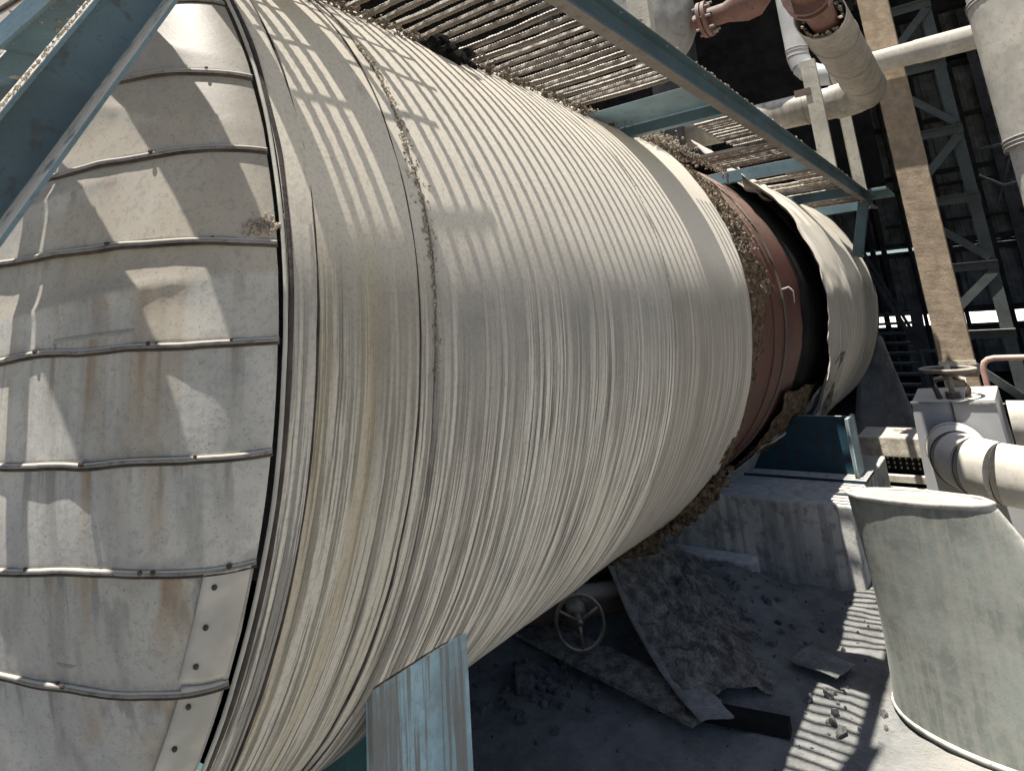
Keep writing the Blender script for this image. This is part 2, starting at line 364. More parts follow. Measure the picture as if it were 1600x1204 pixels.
n = len(gy); fs = [(i*n+j, (i+1)*n+j, (i+1)*n+j+1, i*n+j+1) for i in range(len(gx)-1) for j in range(n-1)]
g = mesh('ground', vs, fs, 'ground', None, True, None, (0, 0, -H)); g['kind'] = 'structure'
yd = B().box((18.2, -40, -H+0.02), (120, 60, -H+0.10)).make('bounce_slab', 'bounce_pale', None, origin=(18.2, 0, -H)); yd['kind'] = 'structure'  # pale slab added behind the shed so that its slots show bright

# ------------------------------------------------------------------ the vessel
YC, ZC, RAD = 2.3999, 0.0251, 1.3351
X1, X2, X3, X4 = 0.745, 1.155, 2.52, 3.63           # rim, lap, lap, torn end of the near jacket
def cp(x, th, r):                                      # th: 0 = side nearest the eye, +90 deg = top
    return (x, YC - r*math.cos(th), ZC + r*math.sin(th))
tank = thing('insulated_tank', 'huge horizontal tank in dusty ribbed metal jacket with domed panelled end', 'tank', (X1, YC, ZC-RAD))

def jacket(name, x0, x1, r, mat, nth=300, nx=40, e0=0.0, e1=0.0, dent=0.004, seed=0, th0=-math.pi, th1=math.pi, edge_fn=None, thick=0.0, flare=0.0):
    def fn(u, v):
        th = th0+(th1-th0)*u; c, s_ = math.cos(th), math.sin(th)
        a = x0 + e0*nz(c*2.5, s_*2.5, seed+3, 1.0, 4); b = x1 + e1*nz(c*2.5, s_*2.5, seed+9, 1.0, 4)
        if edge_fn: a, b = edge_fn(th, a, b)
        x = a+(b-a)*v
        rr = r + flare*max(0, 1-v*3.0)**2*(1+.6*nz(c*5, s_*5, 3.3)) + dent*nz(c*2.2, s_*2.2, x*1.5+seed, 1.0, 3) + 0.0012*nz(c*3, s_*3, x*22+seed, 1.0, 2)
        return cp(x, th, rr), (th*RAD, x)
    vs, fs, uv = grid(nth, nx, fn)
    ob = mesh(name, vs, [f[::-1] for f in fs], mat, tank, True, uv)
    if thick:
        m = ob.modifiers.new('thick', 'SOLIDIFY'); m.thickness = thick; m.offset = -1
    return ob
jacket('cladding_sheet', X1+0.004, X2+0.03, RAD, 'clad_a', nx=36, seed=1, dent=0.004)
jacket('cladding_sheet', X2-0.01, X3+0.03, RAD+0.009, 'clad_b', nx=70, e0=0.022, seed=5, dent=0.005, thick=0.004)
jacket('cladding_sheet', X3, X4, RAD+0.001, 'clad_c', nx=60, e1=0.05, seed=9, dent=0.006, thick=0.004)
# ring beads at the rim and the laps
def ring(name, x, r, rad, mat, n=220, wob=0.0, seed=0, seg=8, th0=-math.pi, th1=math.pi, flat=1.0):
    prof = [(rad*math.cos(2*math.pi*j/seg)*flat, rad*math.sin(2*math.pi*j/seg)) for j in range(seg)]
    vs = []
    for i in range(n+1):
        th = th0+(th1-th0)*i/n; xx = x+wob*nz(math.cos(th)*3, math.sin(th)*3, seed, 1, 4); rr = r+wob*.3*nz(math.cos(th)*9, math.sin(th)*9, seed+2, 1, 3)
        for (a, b) in prof: vs.append(cp(xx+a, th, rr+b))
    fs = [(i*seg+j, i*seg+(j+1) % seg, (i+1)*seg+(j+1) % seg, (i+1)*seg+j) for i in range(n) for j in range(seg)]
    return mesh(name, vs, fs, mat, tank, True)
ring('rim_bead', X1-0.003, RAD+0.003, 0.0042, 'strip', wob=0.004)
ring('rim_joint', X1+0.009, RAD+0.0015, 0.006, 'seam', wob=0.005, seed=4)
ring('joint_line', X1+0.072, RAD+0.0005, 0.0035, 'seam', wob=0.005, seed=6)
ring('joint_line', X2-0.055, RAD+0.0008, 0.0032, 'seam', wob=0.006, seed=8)
# flat collar band between rim and first joint
jacket('collar_band', X1+0.014, X1+0.066, RAD+0.004, 'clad_b', nx=6, seed=13, dent=0.004, thick=0.003)

# dome: overlapping panels, each with a rolled hem and screws
AD = 0.42
EDGE = [1.12, 0.925, 0.73, 0.534, 0.345, 0.160, -0.024, -0.212, -0.392, -0.575, -0.775, -0.99, -1.20]
RD = RAD-0.006
def dome_pt(yy, zz, off):
    q = max(0.0, 1-(yy*yy+zz*zz)/(RD*RD)); sx = math.sqrt(q)
    nrm = Vector((-sx/AD, yy/RD**2, zz/RD**2)); nrm.normalize()
    return Vector((X1 - AD*sx, YC+yy, ZC+zz)) + nrm*off
screw_me = None
def screw_at(pos, nrm, parent, r=0.0065):
    global screw_me
    if screw_me is None:
        bm = bmesh.new(); bmesh.ops.create_uvsphere(bm, u_segments=8, v_segments=5, radius=1.0)
        for v in bm.verts: v.co.z *= 0.7
        screw_me = bpy.data.meshes.new('screw'); bm.to_mesh(screw_me); bm.free(); screw_me.materials.append(M['screw'])
    ob = bpy.data.objects.new('screw', screw_me); C.objects.link(ob); ob.parent = parent
    ob.location = Vector(pos)-wloc(parent); ob.scale = (r, r, r); ob.rotation_euler = Vector(nrm).to_track_quat('Z', 'Y').to_euler()
    return ob
rnd = random.Random(11)
for k in range(len(EDGE)-1):
    zt, zb = EDGE[k], EDGE[k+1]
    zt2 = zt + (0.03 if k else 0.0)
    top_cap = k == 0
    dent = [0, .003, .006, .008, .007, .006, .004, .004, .009, .005, .003, .003][k]
    trim = zb < -0.3
    def zline(zr, s):                                 # seams close up slightly towards the crown of the head
        return zr*(1 - 0.16*(1-abs(s))**1.0*min(1, abs(zr)*3+.2)) + 0.024*nz(s*2.6, zr*7, 4.4, 1, 3)
    def fn(u, v, k=k, zt2=zt2, zb=zb, dent=dent):
        s = math.sin((u*2-1)*math.pi/2)
        a, b = zline(zt2, s), zline(zb, s)
        z = a+(b-a)*v
        hw = math.sqrt(max(0.0025, (RD*0.9995)**2 - z*z))
        y = s*hw
        off = 0.001 + 0.0035*v**1.5
        d = dent*(nz(y*2.3+k*7, z*3.0, 1.0, 1.0, 3))
        ridge = abs(nz(y*3.1+k*3, z*2.2+4, 2.0, 1.0, 2)); d += dent*0.7*max(0, .35-ridge)
        for (ck, y0, z0, sl, am, wd_) in ((3, -1.05, .45, .25, .014, .035), (4, -.95, .27, -.2, .012, .03), (5, -1.1, .075, -.12, .014, .02), (2, -1.0, .62, .3, .010, .04), (8, -1.05, -.31, 1.1, .008, .03)):
            if ck == k: off += am*math.exp(-abs(z-z0-sl*(y-y0))/wd_)*math.exp(-((y-y0)/.16)**2)
        near = max(0.0, 1-abs(1-abs(s))*6); off += d*(1-.7*near)
        return dome_pt(y, z, off), (y, v)
    vs, fs, uv = grid(180, 22, fn)
    p = mesh('dome_panel', vs, fs, 'dome', tank, True, uv)
    m = p.modifiers.new('thick', 'SOLIDIFY'); m.thickness = 0.003; m.offset = -1
    # hem rolled along the lower edge
    path = []
    for i in range(0, 181):
        vv = Vector(vs[i*23+22]); path.append(vv)
    lip = []
    for i, q in enumerate(path):
        yy, zz = q.y-YC, q.z-ZC
        sx = math.sqrt(max(0.0, 1-(yy*yy+zz*zz)/(RD*RD))); nrm = Vector((-sx/AD, yy/RD**2, zz/RD**2)).normalized()
        lip.append(q + nrm*0.002 + nrm*0.0022*nz(q.y*11, k*3, 0) + Vector((0, 0, 0.0022*nz(q.y*9, k*3, 0))))
    B().tube(lip[1:-1], 0.0046, 6, up=(0.2, 0, 1)).make('hem', 'hem', p, True)
    B().tube([q+Vector((.002, 0, -.0062)) for q in lip[1:-1]], 0.0036, 5, up=(0.2, 0, 1)).make('joint_gap', 'seam', p, True)
    for i in [2*j+rnd.choice((-2, -1, 0, 1, 2)) for j in ((5, 12, 13, 21, 29, 38, 46, 58, 70, 82) if k % 2 else (8, 16, 17, 26, 33, 42, 55, 66, 78))]:
        q = lip[i]; yy, zz = q.y-YC, q.z-ZC
        sx = math.sqrt(max(0.0, 1-(yy*yy+zz*zz)/(RD*RD))); nrm = Vector((-sx/AD, yy/RD**2, zz/RD**2)).normalized()
        screw_at(q + nrm*0.002 + Vector((0, rnd.uniform(-.02, .02), .004)), nrm, p, rnd.uniform(.0032, .0055))
# riveted edge strips on the lower rim
def edge_strip(th0, th1, wd):
    def fn(u, v):
        th = R_(th0+(th1-th0)*u); rr = RD*(1 - wd*(1-v)) - 0.002
        return dome_pt(-rr*math.cos(th), rr*math.sin(th), 0.0095+.0015*nz(th*4, v, 3)), (th, v)
    vs, fs, uv = grid(24, 5, fn)
    o = mesh('edge_strip', vs, fs, 'strip', tank, True, uv)
    mm = o.modifiers.new('thick', 'SOLIDIFY'); mm.thickness = 0.004; mm.offset = -1
    for t in (0.15, 0.5, 0.85):
        th = R_(th0+(th1-th0)*t); rr = RD*(1-wd*.7)
        q = dome_pt(-rr*math.cos(th), rr*math.sin(th), 0.0115)
        screw_at(q, Vector((-1, -math.cos(th)*.8, math.sin(th)*.8)), o, .005)
edge_strip(-17.2, -25.6, 0.021); edge_strip(-26.0, -36, 0.018); edge_strip(-36.4, -48, 0.018)

# bare red shell, wool and the torn far jacket
def shell_fn(u, v):
    th = -math.pi+2*math.pi*u; x = 3.2+5.2*v
    return cp(x, th, RAD-0.085), (th*RAD, x)
vs, fs, uv = grid(160, 40, shell_fn); mesh('bare_shell', vs, [f[::-1] for f in fs], 'red', tank, True, uv)
vs, fs, uv = grid(120, 8, lambda u, v: (cp(5.10+.08*nz(math.cos(6.283*u)*4, math.sin(6.283*u)*4, 1, 1, 3)+.8*v, 2*math.pi*u-math.pi, RAD-.082), (u, v))); mesh('gap_shade_band', vs, [f[::-1] for f in fs], 'black', tank, True)  # black ring painted on the shell as the shade under the far jacket edge
ring('weld_seam', 4.35, RAD-0.083, 0.006, 'red', wob=0.004, seed=2)
for th, xx in ((3, 4.62),):
    a = R_(th); B().tube([cp(xx, a, RAD-.088), cp(xx, a+.01, RAD-.03), cp(xx+.02, a-.012, RAD-.012), cp(xx+.02, a-.07, RAD-.02)], .006, 6).make('hook', 'strip', tank, True)
ring('hoop', 4.62, RAD-0.081, 0.008, 'rust', wob=0.003, seed=3, flat=2.2)
def wool_end(th):                                      # how far the wool reaches past the torn jacket
    c, s_ = math.cos(th), math.sin(th); d = math.degrees(th)
    e = 0.17 + 0.52*math.exp(-((d-16)/26)**2) + 0.22*math.exp(-((d-62)/14)**2)
    return e*(1+0.55*nz(c*6, s_*6, 2, 1, 4)) + 0.05*nz(c*22, s_*22, 6, 1, 3)
def wool_fn(u, v):
    th = -math.pi+2*math.pi*u; c, s_ = math.cos(th), math.sin(th)
    low = max(0.0, min(1.0, (-math.sin(th)-0.45)*2.6))
    x = X4-0.14 + (0.14+max(.06, wool_end(th)))*v
    r = RAD-0.010 - 0.030*v - 0.05*max(0, (v-.86)/.14)**1.5 + (0.020*nz(c*14, s_*14, x*14, 1, 4)+.012*nz(c*40, s_*40, x*40, 1, 2))*min(1, v*2.5) + 0.085*low*math.sin(math.pi*min(1, v*1.1))*max(0, 1+nz(c*6, s_*6, 7))
    return cp(x, th, r), (th, x)
vs, fs, uv = grid(520, 26, wool_fn); mesh('insulation_wool', vs, [f[::-1] for f in fs], 'wool', tank, False, uv)
rnd = random.Random(3); spots = []
for i in range(800):
    th = R_(abs(rnd.gauss(0, 1))*22+12); x = X4+rnd.uniform(-.01, 1.0)*max(.05, wool_end(th))*rnd.uniform(.5, 1.1)
    spots.append((*cp(x, th, RAD-0.022+rnd.uniform(-.012, .014)), rnd.uniform(0.002, 0.007)))
o = chunk_mesh(spots, 5).make('wool_crumbs', 'crust', tank); o['kind'] = 'stuff'
spots = []
for i in range(420):
    th = R_(rnd.uniform(-76, -40)); x = X4+rnd.uniform(-.35, .22)*(1 if th < R_(-52) else .4)+.05; spots.append((*cp(x, th, RAD-0.005+rnd.uniform(-.02, .055)), rnd.uniform(0.010, 0.034)))
o = chunk_mesh(spots, 15).make('hanging_wool', 'wool', tank); o['kind'] = 'stuff'

XF, XM, XE = 5.25, 6.55, 8.15
def far_edge(th, a, b):
    d = math.degrees(th)
    a += 0.05*math.sin(d*.11) + 0.06*nz(d*.09, 1, 2, 1, 4) + (0.22*math.exp(-((d-58)/9)**2)) - 0.18*math.exp(-((d-42)/7)**2)
    if d < -20: a += min(0.75, (-20-d)/45*0.75)
    return a, b
jacket('far_cladding_sheet', XF, XM+.05, RAD+0.022, 'clad_f', nx=50, e0=0.06, seed=21, dent=0.022, edge_fn=far_edge, thick=0.005, th0=R_(-62), th1=R_(200), flare=0.055)
jacket('far_cladding_sheet', XM, XE, RAD+0.012, 'clad_f', nx=40, seed=25, dent=0.02, thick=0.005)
def flap(name, pts, mat, n=10, amp=.02, seed=0, parent=None):
    """bent loose sheet over four corners"""
    a, b, c, d = [Vector(p) for p in pts]
    def fn(u, v):
        p = a.lerp(b, u).lerp(d.lerp(c, u), v); nn = (b-a).cross(d-a).normalized()
        p = p + nn*(amp*nz(u*2+seed, v*2, seed, 1, 3) + amp*1.5*math.sin(u*math.pi)*math.sin(v*math.pi))
        return p, (u, v)
    vs, fs, uv = grid(n, n, fn); o = mesh(name, vs, fs, mat, parent, True, uv)
    m = o.modifiers.new('thick', 'SOLIDIFY'); m.thickness = 0.006; return o
flap('torn_flap', [cp(5.25, R_(56), RAD+.02), cp(5.75, R_(50), RAD+.03), cp(5.7, R_(62), RAD+.12), cp(5.2, R_(66), RAD+.16)], 'clad_f', 8, .02, 2, tank)
flap('torn_flap', [cp(5.1, R_(40), RAD-.02), cp(5.5, R_(36), RAD+.02), cp(5.6, R_(52), RAD+.03), cp(5.15, R_(55), RAD+.05)], 'clad_f', 8, .03, 4, tank)
flap('torn_flap', [cp(5.2, R_(-47), RAD-.03), cp(5.75, R_(-44), RAD+.05), cp(5.5, R_(-64), RAD+.10), cp(4.75, R_(-66), RAD+.02)], 'sheet', 10, .03, 6, tank)
flap('torn_flap', [cp(5.0, R_(-52), RAD-.05), cp(5.7, R_(-38), RAD+.06), cp(5.9, R_(-58), RAD+.10), cp(5.2, R_(-70), RAD+.03)], 'clad_f', 12, .05, 16, tank)
flap('torn_flap', [cp(5.5, R_(-30), RAD+.02), cp(5.85, R_(-26), RAD+.06), cp(5.75, R_(-48), RAD+.09), cp(5.55, R_(-46), RAD+.02)], 'clad_f', 10, .04, 18, tank)
flap('torn_flap', [cp(5.85, R_(-22), RAD+.0), cp(6.0, R_(-18), RAD+.05), cp(6.1, R_(-46), RAD+.12), cp(5.9, R_(-46), RAD+.02)], 'wool_grey', 10, .03, 8, tank)
def far_head(u, v):
    th = -math.pi+2*math.pi*u; a = v*math.pi/2; return cp(XE+0.5*math.sin(a), th, (RAD+.01)*math.cos(a)), (th, v)
vs, fs, uv = grid(80, 10, far_head); mesh('far_head', vs, [f[::-1] for f in fs], 'clad_f', tank, True, uv)
# grey wool sagging out of the torn underside
def sag(u, v):
    th = R_(-78+50*u); x = 4.75+1.3*v
    r = RAD-.05+.05*math.sin(math.pi*v)*(.5+.8*nz(x*3, th*4, 1)) + .03*nz(x*9, th*9, 5)
    return cp(x, th, r), (u, v)
vs, fs, uv = grid(40, 40, sag); o = mesh('sagging_wool', vs, [f[::-1] for f in fs], 'wool', tank, False, uv)
# crusts of cement dust caked on the lap
rnd = random.Random(21); spots = []
for i in range(900):
    d = rnd.uniform(-6, 36); th = R_(d); wdt = 0.004+0.011*math.exp(-((d-13)/8)**2)
    x = X2+0.022*nz(math.cos(th)*2.5, math.sin(th)*2.5, 5+3, 1, 4)-.005+rnd.gauss(0, wdt)
    spots.append((*cp(x, th, RAD+rnd.uniform(.002, .009)), rnd.uniform(.0015, .0055)))
for i in range(160):
    q = dome_pt(-RD*.9895+abs(rnd.gauss(0, .006)), 0.17+abs(rnd.gauss(0, .016)), .008); spots.append((q.x, q.y, q.z, rnd.uniform(.002, .005)))
for i in range(220):
    th = R_(rnd.uniform(3, 30)); x = X3+.03+rnd.gauss(0, .012); spots.append((*cp(x, th, RAD+.006), rnd.uniform(.001, .004)))
o = chunk_mesh(spots, 8).make('caked_dust', 'crust', tank); o['kind'] = 'stuff'

# ------------------------------------------------------------------ saddles and plinth
def saddle(label, x0, x1, yo, zt, zb, mat_f, mat_w, loc):
    s = thing('tank_saddle', label, 'support', loc, 'saddles under the tank')
    B().box((x0, yo-.012, zb), (x1, yo+.012, zt)).make('flange_plate', mat_f, s, bevel=.003)
    B().box((x0, 2*YC-yo-.012, zb), (x1, 2*YC-yo+.012, zt)).make('flange_plate', mat_f, s, bevel=.003)
    xm = (x0+x1)/2; pts = [(yo+.013, zb), (yo+.013, zt)]
    for i in range(25):
        th = math.asin(max(-1, min(1, (zt-ZC)/(RAD-.02)))); a = th+(-math.pi-2*th)*i/24
        pts.append((YC-(RAD-.02)*math.cos(a), ZC+(RAD-.02)*math.sin(a)))
    pts += [(2*YC-yo-.013, zt), (2*YC-yo-.013, zb)]
    B().prism(pts, 0, xm-.012, xm+.012).make('web_plate', mat_w, s)
    for yy in (YC-.45, YC+.45):
        B().box((x0+.02, yy-.01, zb+.013), (xm-.013, yy+.01, ZC-RAD*0.9)).make('stiffener', mat_w, s)
    B().box((x0-.05, yo-.06, zb-.02), (x1+.05, 2*YC-yo+.06, zb-.001)).make('base_plate', mat_w, s)
    return s
saddle('pale blue paint-streaked support leg under the near end of the tank', 1.172, 1.512, 1.347, -0.74, -1.60, 'leg', 'teal', (1.34, YC, -H))
B().tube([(1.172+.34*i/20, 1.334+.002*nz(i*1.3, 0, 0), -.786+.002*nz(i*1.7, 3, 0)) for i in range(21)], .007, 6).make('weld_bead', 'screw', [o for o in TOP if o.name.startswith('tank_saddle')][0])
saddle('deep blue saddle under the far end of the tank on the concrete plinth', 5.22, 5.46, 1.02, -0.80, -1.18, 'leg', 'deepblue', (5.34, YC, -1.2))
B().box((4.6, 0.965, -H-.1), (6.1, 4.2, -1.2)).make('concrete_plinth', 'concrete', None, bevel=.012)
tag(TOP[-1], 'stained grey concrete plinth wall under the far saddle of the tank', 'plinth')
B().box((4.42, 1.55, -H-.05), (4.597, 4.1, -1.53)).make('concrete_footing', 'concrete', None, bevel=.02)
tag(TOP[-1], 'low concrete step along the foot of the plinth wall', 'step')

# ------------------------------------------------------------------ walkway of twisted bars along the tank
wk = thing('walkway', 'blue walkway of dusty ribbed steel bars running along the top of the tank', 'walkway', (3.0, 1.2, 0.92))
YI, YO, ZB_, ZT_ = 0.902, 0.852, 0.932, 1.055
XS, XD = 0.66, 8.05
t_ = 0.007
def channel_x(x0, x1, yi, yo, zb, zt, t=0.007):      # web at yi, flanges towards yo
    return [(yi, zb), (yo, zb), (yo, zb+t), (yi-t*1.0, zb+t), (yi-t, zt-t), (yo, zt-t), (yo, zt), (yi, zt)]
b = B().prism(channel_x(XS, XD, YI, YO, ZB_, ZT_), 0, XS, XD); b.make('edge_beam', 'beam', wk, bevel=.0015)
B().box((XS, YO+.001, ZB_-.0035), (XD, YI-.001, ZB_-.0008)).make('rust_scale', 'brown_steel', wk)
rnd = random.Random(5); sp = [(rnd.uniform(XS, XD), YO+rnd.uniform(-.002, .03), ZT_+rnd.uniform(-.002, .004), rnd.uniform(.003, .009)) for i in range(420)]
o = chunk_mesh(sp, 9).make('beam_dust', 'crust', wk); o['kind'] = 'stuff'
def deck_inner(x): return YC - math.sqrt((RAD+.01)**2-(1.03-ZC)**2) + 0.0
YT = deck_inner(0)
for xc, mat in ((0.655, 'blue'), (0.93, 'blue'), (3.14, 'blue'), (5.0, 'blue'), (6.8, 'blue'), (8.0, 'blue')):
    t = .006; z0, z1 = 0.936, 1.026
    prof = [(xc, z0), (xc+.05, z0), (xc+.05, z0+t), (xc+t, z0+t), (xc+t, z1-t), (xc+.05, z1-t), (xc+.05, z1), (xc, z1)]
    B().prism([(p[0], p[1]) for p in prof], 1, YI+.002, YT+(0.35 if xc > 4 and xc < 6 else 0.02)).make('cross_channel', mat, wk, bevel=.0015)
B().box((4.28, YI+.002, 1.006), (4.33, YT+.3, 1.026)).make('flat_strip', 'brown_steel', wk)
# twisted square bars: a handful of meshes shared by all
def twisted_bar(L, seed, wd=0.0218):
    rn = random.Random(seed); n = max(20, int(96*L/0.62)); b = B(); vs = []; ph = rn.uniform(0, 6)
    for i in range(n+1):
        y = L*i/n; zz = .003*nz(y*4, seed, 0); xx = .003*nz(y*4, seed, 7)
        rib = 1.13 if i % 2 else .93
        for j in range(6):
            k = wd*.5*rib*(1+.22*nz(y*26, j*9, seed, 1, 2)); an = ph+j*math.pi/3
            vs.append((xx+k*math.cos(an), y, zz+k*math.sin(an)))
    fs = [(i*6+j, i*6+(j+1) % 6, (i+1)*6+(j+1) % 6, (i+1)*6+j) for i in range(n) for j in range(6)] + [(5, 4, 3, 2, 1, 0), tuple(n*6+j for j in range(6))]
    me = bpy.data.meshes.new('bar'); me.from_pydata(vs, [], fs); me.update(); me.materials.append(M['bar'])
    bm = bmesh.new(); bm.from_mesh(me); bmesh.ops.recalc_face_normals(bm, faces=bm.faces); bm.to_mesh(me); bm.free()
    return me
LB = YT-YI-.004
bar_me = [twisted_bar(LB, i) for i in range(7)]; short_me = [twisted_bar(LB*.5, 20+i) for i in range(3)]
rnd = random.Random(17); x = XS+.075; nb = 0
while x < XD-.02:
    skip = any(abs(x-(c+.025)) < .045 for c in (0.655, 0.93, 3.14, 5.0, 6.8, 8.0)) or 0.86 < x < 0.99 or 2.78 < x < 3.14
    if not skip and not (5.2 < x < 5.6) and rnd.random() > .01:
        me = rnd.choice(short_me if (3.2 < x < 4.35 or (5.0 < x < 6.7 and rnd.random() < .5)) else bar_me)
        ob = bpy.data.objects.new('bar', me); C.objects.link(ob); ob.parent = wk
        ob.location = Vector((x+rnd.uniform(-.004, .004), YI+.003, 1.0385+rnd.uniform(-.003, .003)))-wloc(wk)
        ob.rotation_euler = (rnd.uniform(-.006, .006), 0, rnd.uniform(-.012, .012)); nb += 1
    x += 0.0638 if x > 0.95 else 0.046
B().box((2.80, YI+.003, 0.998), (3.137, YT+.01, 1.004)).make('deck_plate', 'plateblue', wk, bevel=.001)
B().box((0.868, YI+.003, 1.030), (0.929, YT-.005, 1.0345)).make('cover_plate', 'brown_steel', wk)
# thin rods crossing the first bay
for i, yy in enumerate((0.965, 1.03, 1.105, 1.185, 1.265, 1.345, 1.42, 1.485)):
    B().tube([(0.70, yy, 1.052), (1.0+.08*math.sin(i*2.1), yy+.004, 1.050), (1.27+.09*math.sin(i*1.7), yy+.01*math.sin(i), 1.052)], .0048, 6).make('cross_rod', 'bar', wk)
# loose dust and spill along the inner edge
sp = []
rnd = random.Random(31)
for i in range(1500):
    x = rnd.uniform(.7, 5.0)
    sp.append((x, YT-.012+rnd.gauss(0, .014), 1.032+rnd.uniform(-.035, .020), rnd.uniform(.002, .008)))
for i in range(900):
    x = rnd.gauss(3.65, .32); q_ = abs(nz(x*9, 1, 1, 1, 2)); sp.append((x, YT-.02+rnd.gauss(0, .05), 1.02+rnd.uniform(-.04, .01)+.10*q_*rnd.random(), rnd.uniform(.003, .010)+.012*q_*(rnd.random() < .2)))
o = chunk_mesh(sp, 12).make('edge_spill', 'crust', wk); o['kind'] = 'stuff'
sp = []
for i in range(1500):
    x = rnd.uniform(.9, 4.4); q_ = max(0, nz(x*4.5, 7, 2, 1, 3)+.25)
    sp.append((x, YT-.035+rnd.gauss(0, .022), 1.018-rnd.random()*.06*q_, rnd.uniform(.002, .006)+.012*q_*rnd.random()))
o = chunk_mesh(sp, 13).make('hanging_dirt', 'dirt', wk); o['kind'] = 'stuff'
sp = [(1.73+rnd.gauss(0, .06), YT-.02+rnd.gauss(0, .03), .995+rnd.gauss(0, .02), rnd.uniform(.015, .035)) for i in range(120)]
o = chunk_mesh(sp, 14).make('soot_lump', 'black_crust', None); tag(o, 'black sooty lump hanging under the bar deck at the tank shoulder', 'lump')
# stanchions standing on the edge beam
for xx, hh, wd, tw in ((2.22, 1.95, .085, 0.1), (5.86, 2.03, .12, 0.0), (7.45, 2.10, .11, 0.05)):
    t = .009; yo = YO+.004
    prof = [(xx, yo), (xx+.05, yo), (xx+.05, yo+t), (xx+t, yo+t), (xx+t, yo+wd), (xx, yo+wd)]
    B().prism(prof, 2, ZT_+.001, hh).make('stanchion', 'post', wk, bevel=.0015)
B().box((5.84, .93, 1.72), (5.858, 1.06, 1.78)).make('clip', 'rust', wk)
# end plate and knee brace at the far end
B().box((7.6, .70, 1.06), (8.3, .93, 1.09)).make('end_plate', 'blue', wk, bevel=.003)
B().bar((7.35, .895, .93), (7.35, 1.05, .40), .09, .09, (1, 0, 0)).make('knee_brace', 'blue', wk, bevel=.004)

# ------------------------------------------------------------------ steep stair up to the walkway
st = thing('steel_stair', 'steep blue steel stair with dusty treads in front of the domed tank end', 'stair', (-.63, 1.15, -H))
SL = 2.05; dv = Vector((1, 0, SL)).normalized(); pv = Vector((-SL, 0, 1)).normalized()  # along / towards the treads' upper side
def stringer(y_web, y_lip):
    # lower edge line passes (0.233, z .13) ; channel depth 0.078 at right angles to the slope
    base = Vector((0.233, 0, 0.13)); dep = 0.078; t = .006
    s0 = (-H+.0-base.z)/dv.z; s1 = (1.0-base.z)/dv.z
    prof = [(0, y_web), (0, y_lip), (t, y_lip), (t, y_web+(t if y_lip > y_web else -t)), (dep-t, y_web+(t if y_lip > y_web else -t)), (dep-t, y_lip), (dep, y_lip), (dep, y_web)]
    b = B(); vs = []
    for s_ in (s0, s1):
        for (d, y) in prof: q = base+dv*s_+pv*d; vs.append((q.x, y, q.z))
    n = len(prof)
    b.add(vs, [tuple(range(n)), tuple(range(2*n-1, n-1, -1))]+[(i, (i+1) % n, n+(i+1) % n, n+i) for i in range(n)])
    return b.make('stringer', 'blue_near', st, bevel=.0012)
stringer(0.885, 0.822); stringer(1.445, 1.490)
rnd = random.Random(41); tm = None
for k in range(-5, 6):
    xt, zt = 0.247+0.1275*k, 0.33+0.262*k
    if zt > 0.95 or zt < -H+.1: continue
    b = B().box((xt-.048, .892, zt-.006), (xt+.048, 1.438, zt)); b.box((xt-.048, .893, zt-.05), (xt-.042, 1.437, zt-.0065))
    tr = b.make('tread', 'blue', st)
    spt = [(xt+rnd.uniform(-.042, .042), rnd.uniform(.9, 1.43), zt+.002, rnd.uniform(.004, .011)) for i in range(240)]
    o = chunk_mesh(spt, 60+k).make('tread_dust', 'crust', tr); o['kind'] = 'stuff'
rnd = random.Random(43); sp = []
for i in range(1500):
    s_ = rnd.uniform(-.3, 1.0)/dv.z; q = Vector((.233, 0, .13))+dv*s_+pv*.079
    sp.append((q.x, rnd.choice((.824, .830, .836, .846))+rnd.uniform(-.002, .01), q.z, rnd.uniform(.0008, .0022)))
o = chunk_mesh(sp, 77).make('flange_dust', 'crust', st); o['kind'] = 'stuff'

# ------------------------------------------------------------------ pipes
def pipe_sections(parent, path, r, mat, seg_name='pipe_section', joints=(), n=28, lap=.004, bead=True):
    """jacket built of separate lengths: path points split at the joint indices"""
    cuts = [0]+list(joints)+[len(path)-1]
    for a, b_ in zip(cuts[:-1], cuts[1:]):
        o = B().tube(path[a:b_+1], r+(lap if (cuts.index(a) % 2) else 0), n, caps=True).make(seg_name, mat, parent)
        smooth_by_angle(o, 50)
def arc(c, r, a0, a1, n, e1, e2):
    e1, e2 = Vector(e1), Vector(e2)
    return [Vector(c)+e1*(r*math.cos(a0+(a1-a0)*i/n))+e2*(r*math.sin(a0+(a1-a0)*i/n)) for i in range(n+1)]
def bead(parent, c, d, r, rad=.008, mat='hem'):
    d = Vector(d).normalized(); u = d.orthogonal().normalized(); v = d.cross(u)
    pts = [Vector(c)+u*(r*math.cos(2*math.pi*i/32))+v*(r*math.sin(2*math.pi*i/32)) for i in range(33)]
    return B().tube(pts, rad, 6, False, tuple(d)).make('bead', mat, parent, True)

# big upright duct at the right edge
bp = thing('upright_pipe', 'fat upright white jacketed pipe at the right edge', 'pipe', (5.3, -.56, -H))
for z0, z1, rr in ((-.78, .87, .325), (.868, 1.86, .345), (1.858, 4.2, .335)):
    smooth_by_angle(B().tube([(5.3, -.56, z0), (5.3, -.56, z1)], rr, 48).make('pipe_section', 'pipe', bp), 50)
for zz in (.86, .885, .91, 1.85, 1.875): bead(bp, (5.3, -.56, zz), (0, 0, 1), .347, .007)
B().box((5.05, -.8, -H), (5.55, -.3, -.779)).make('footing', 'concrete', bp)

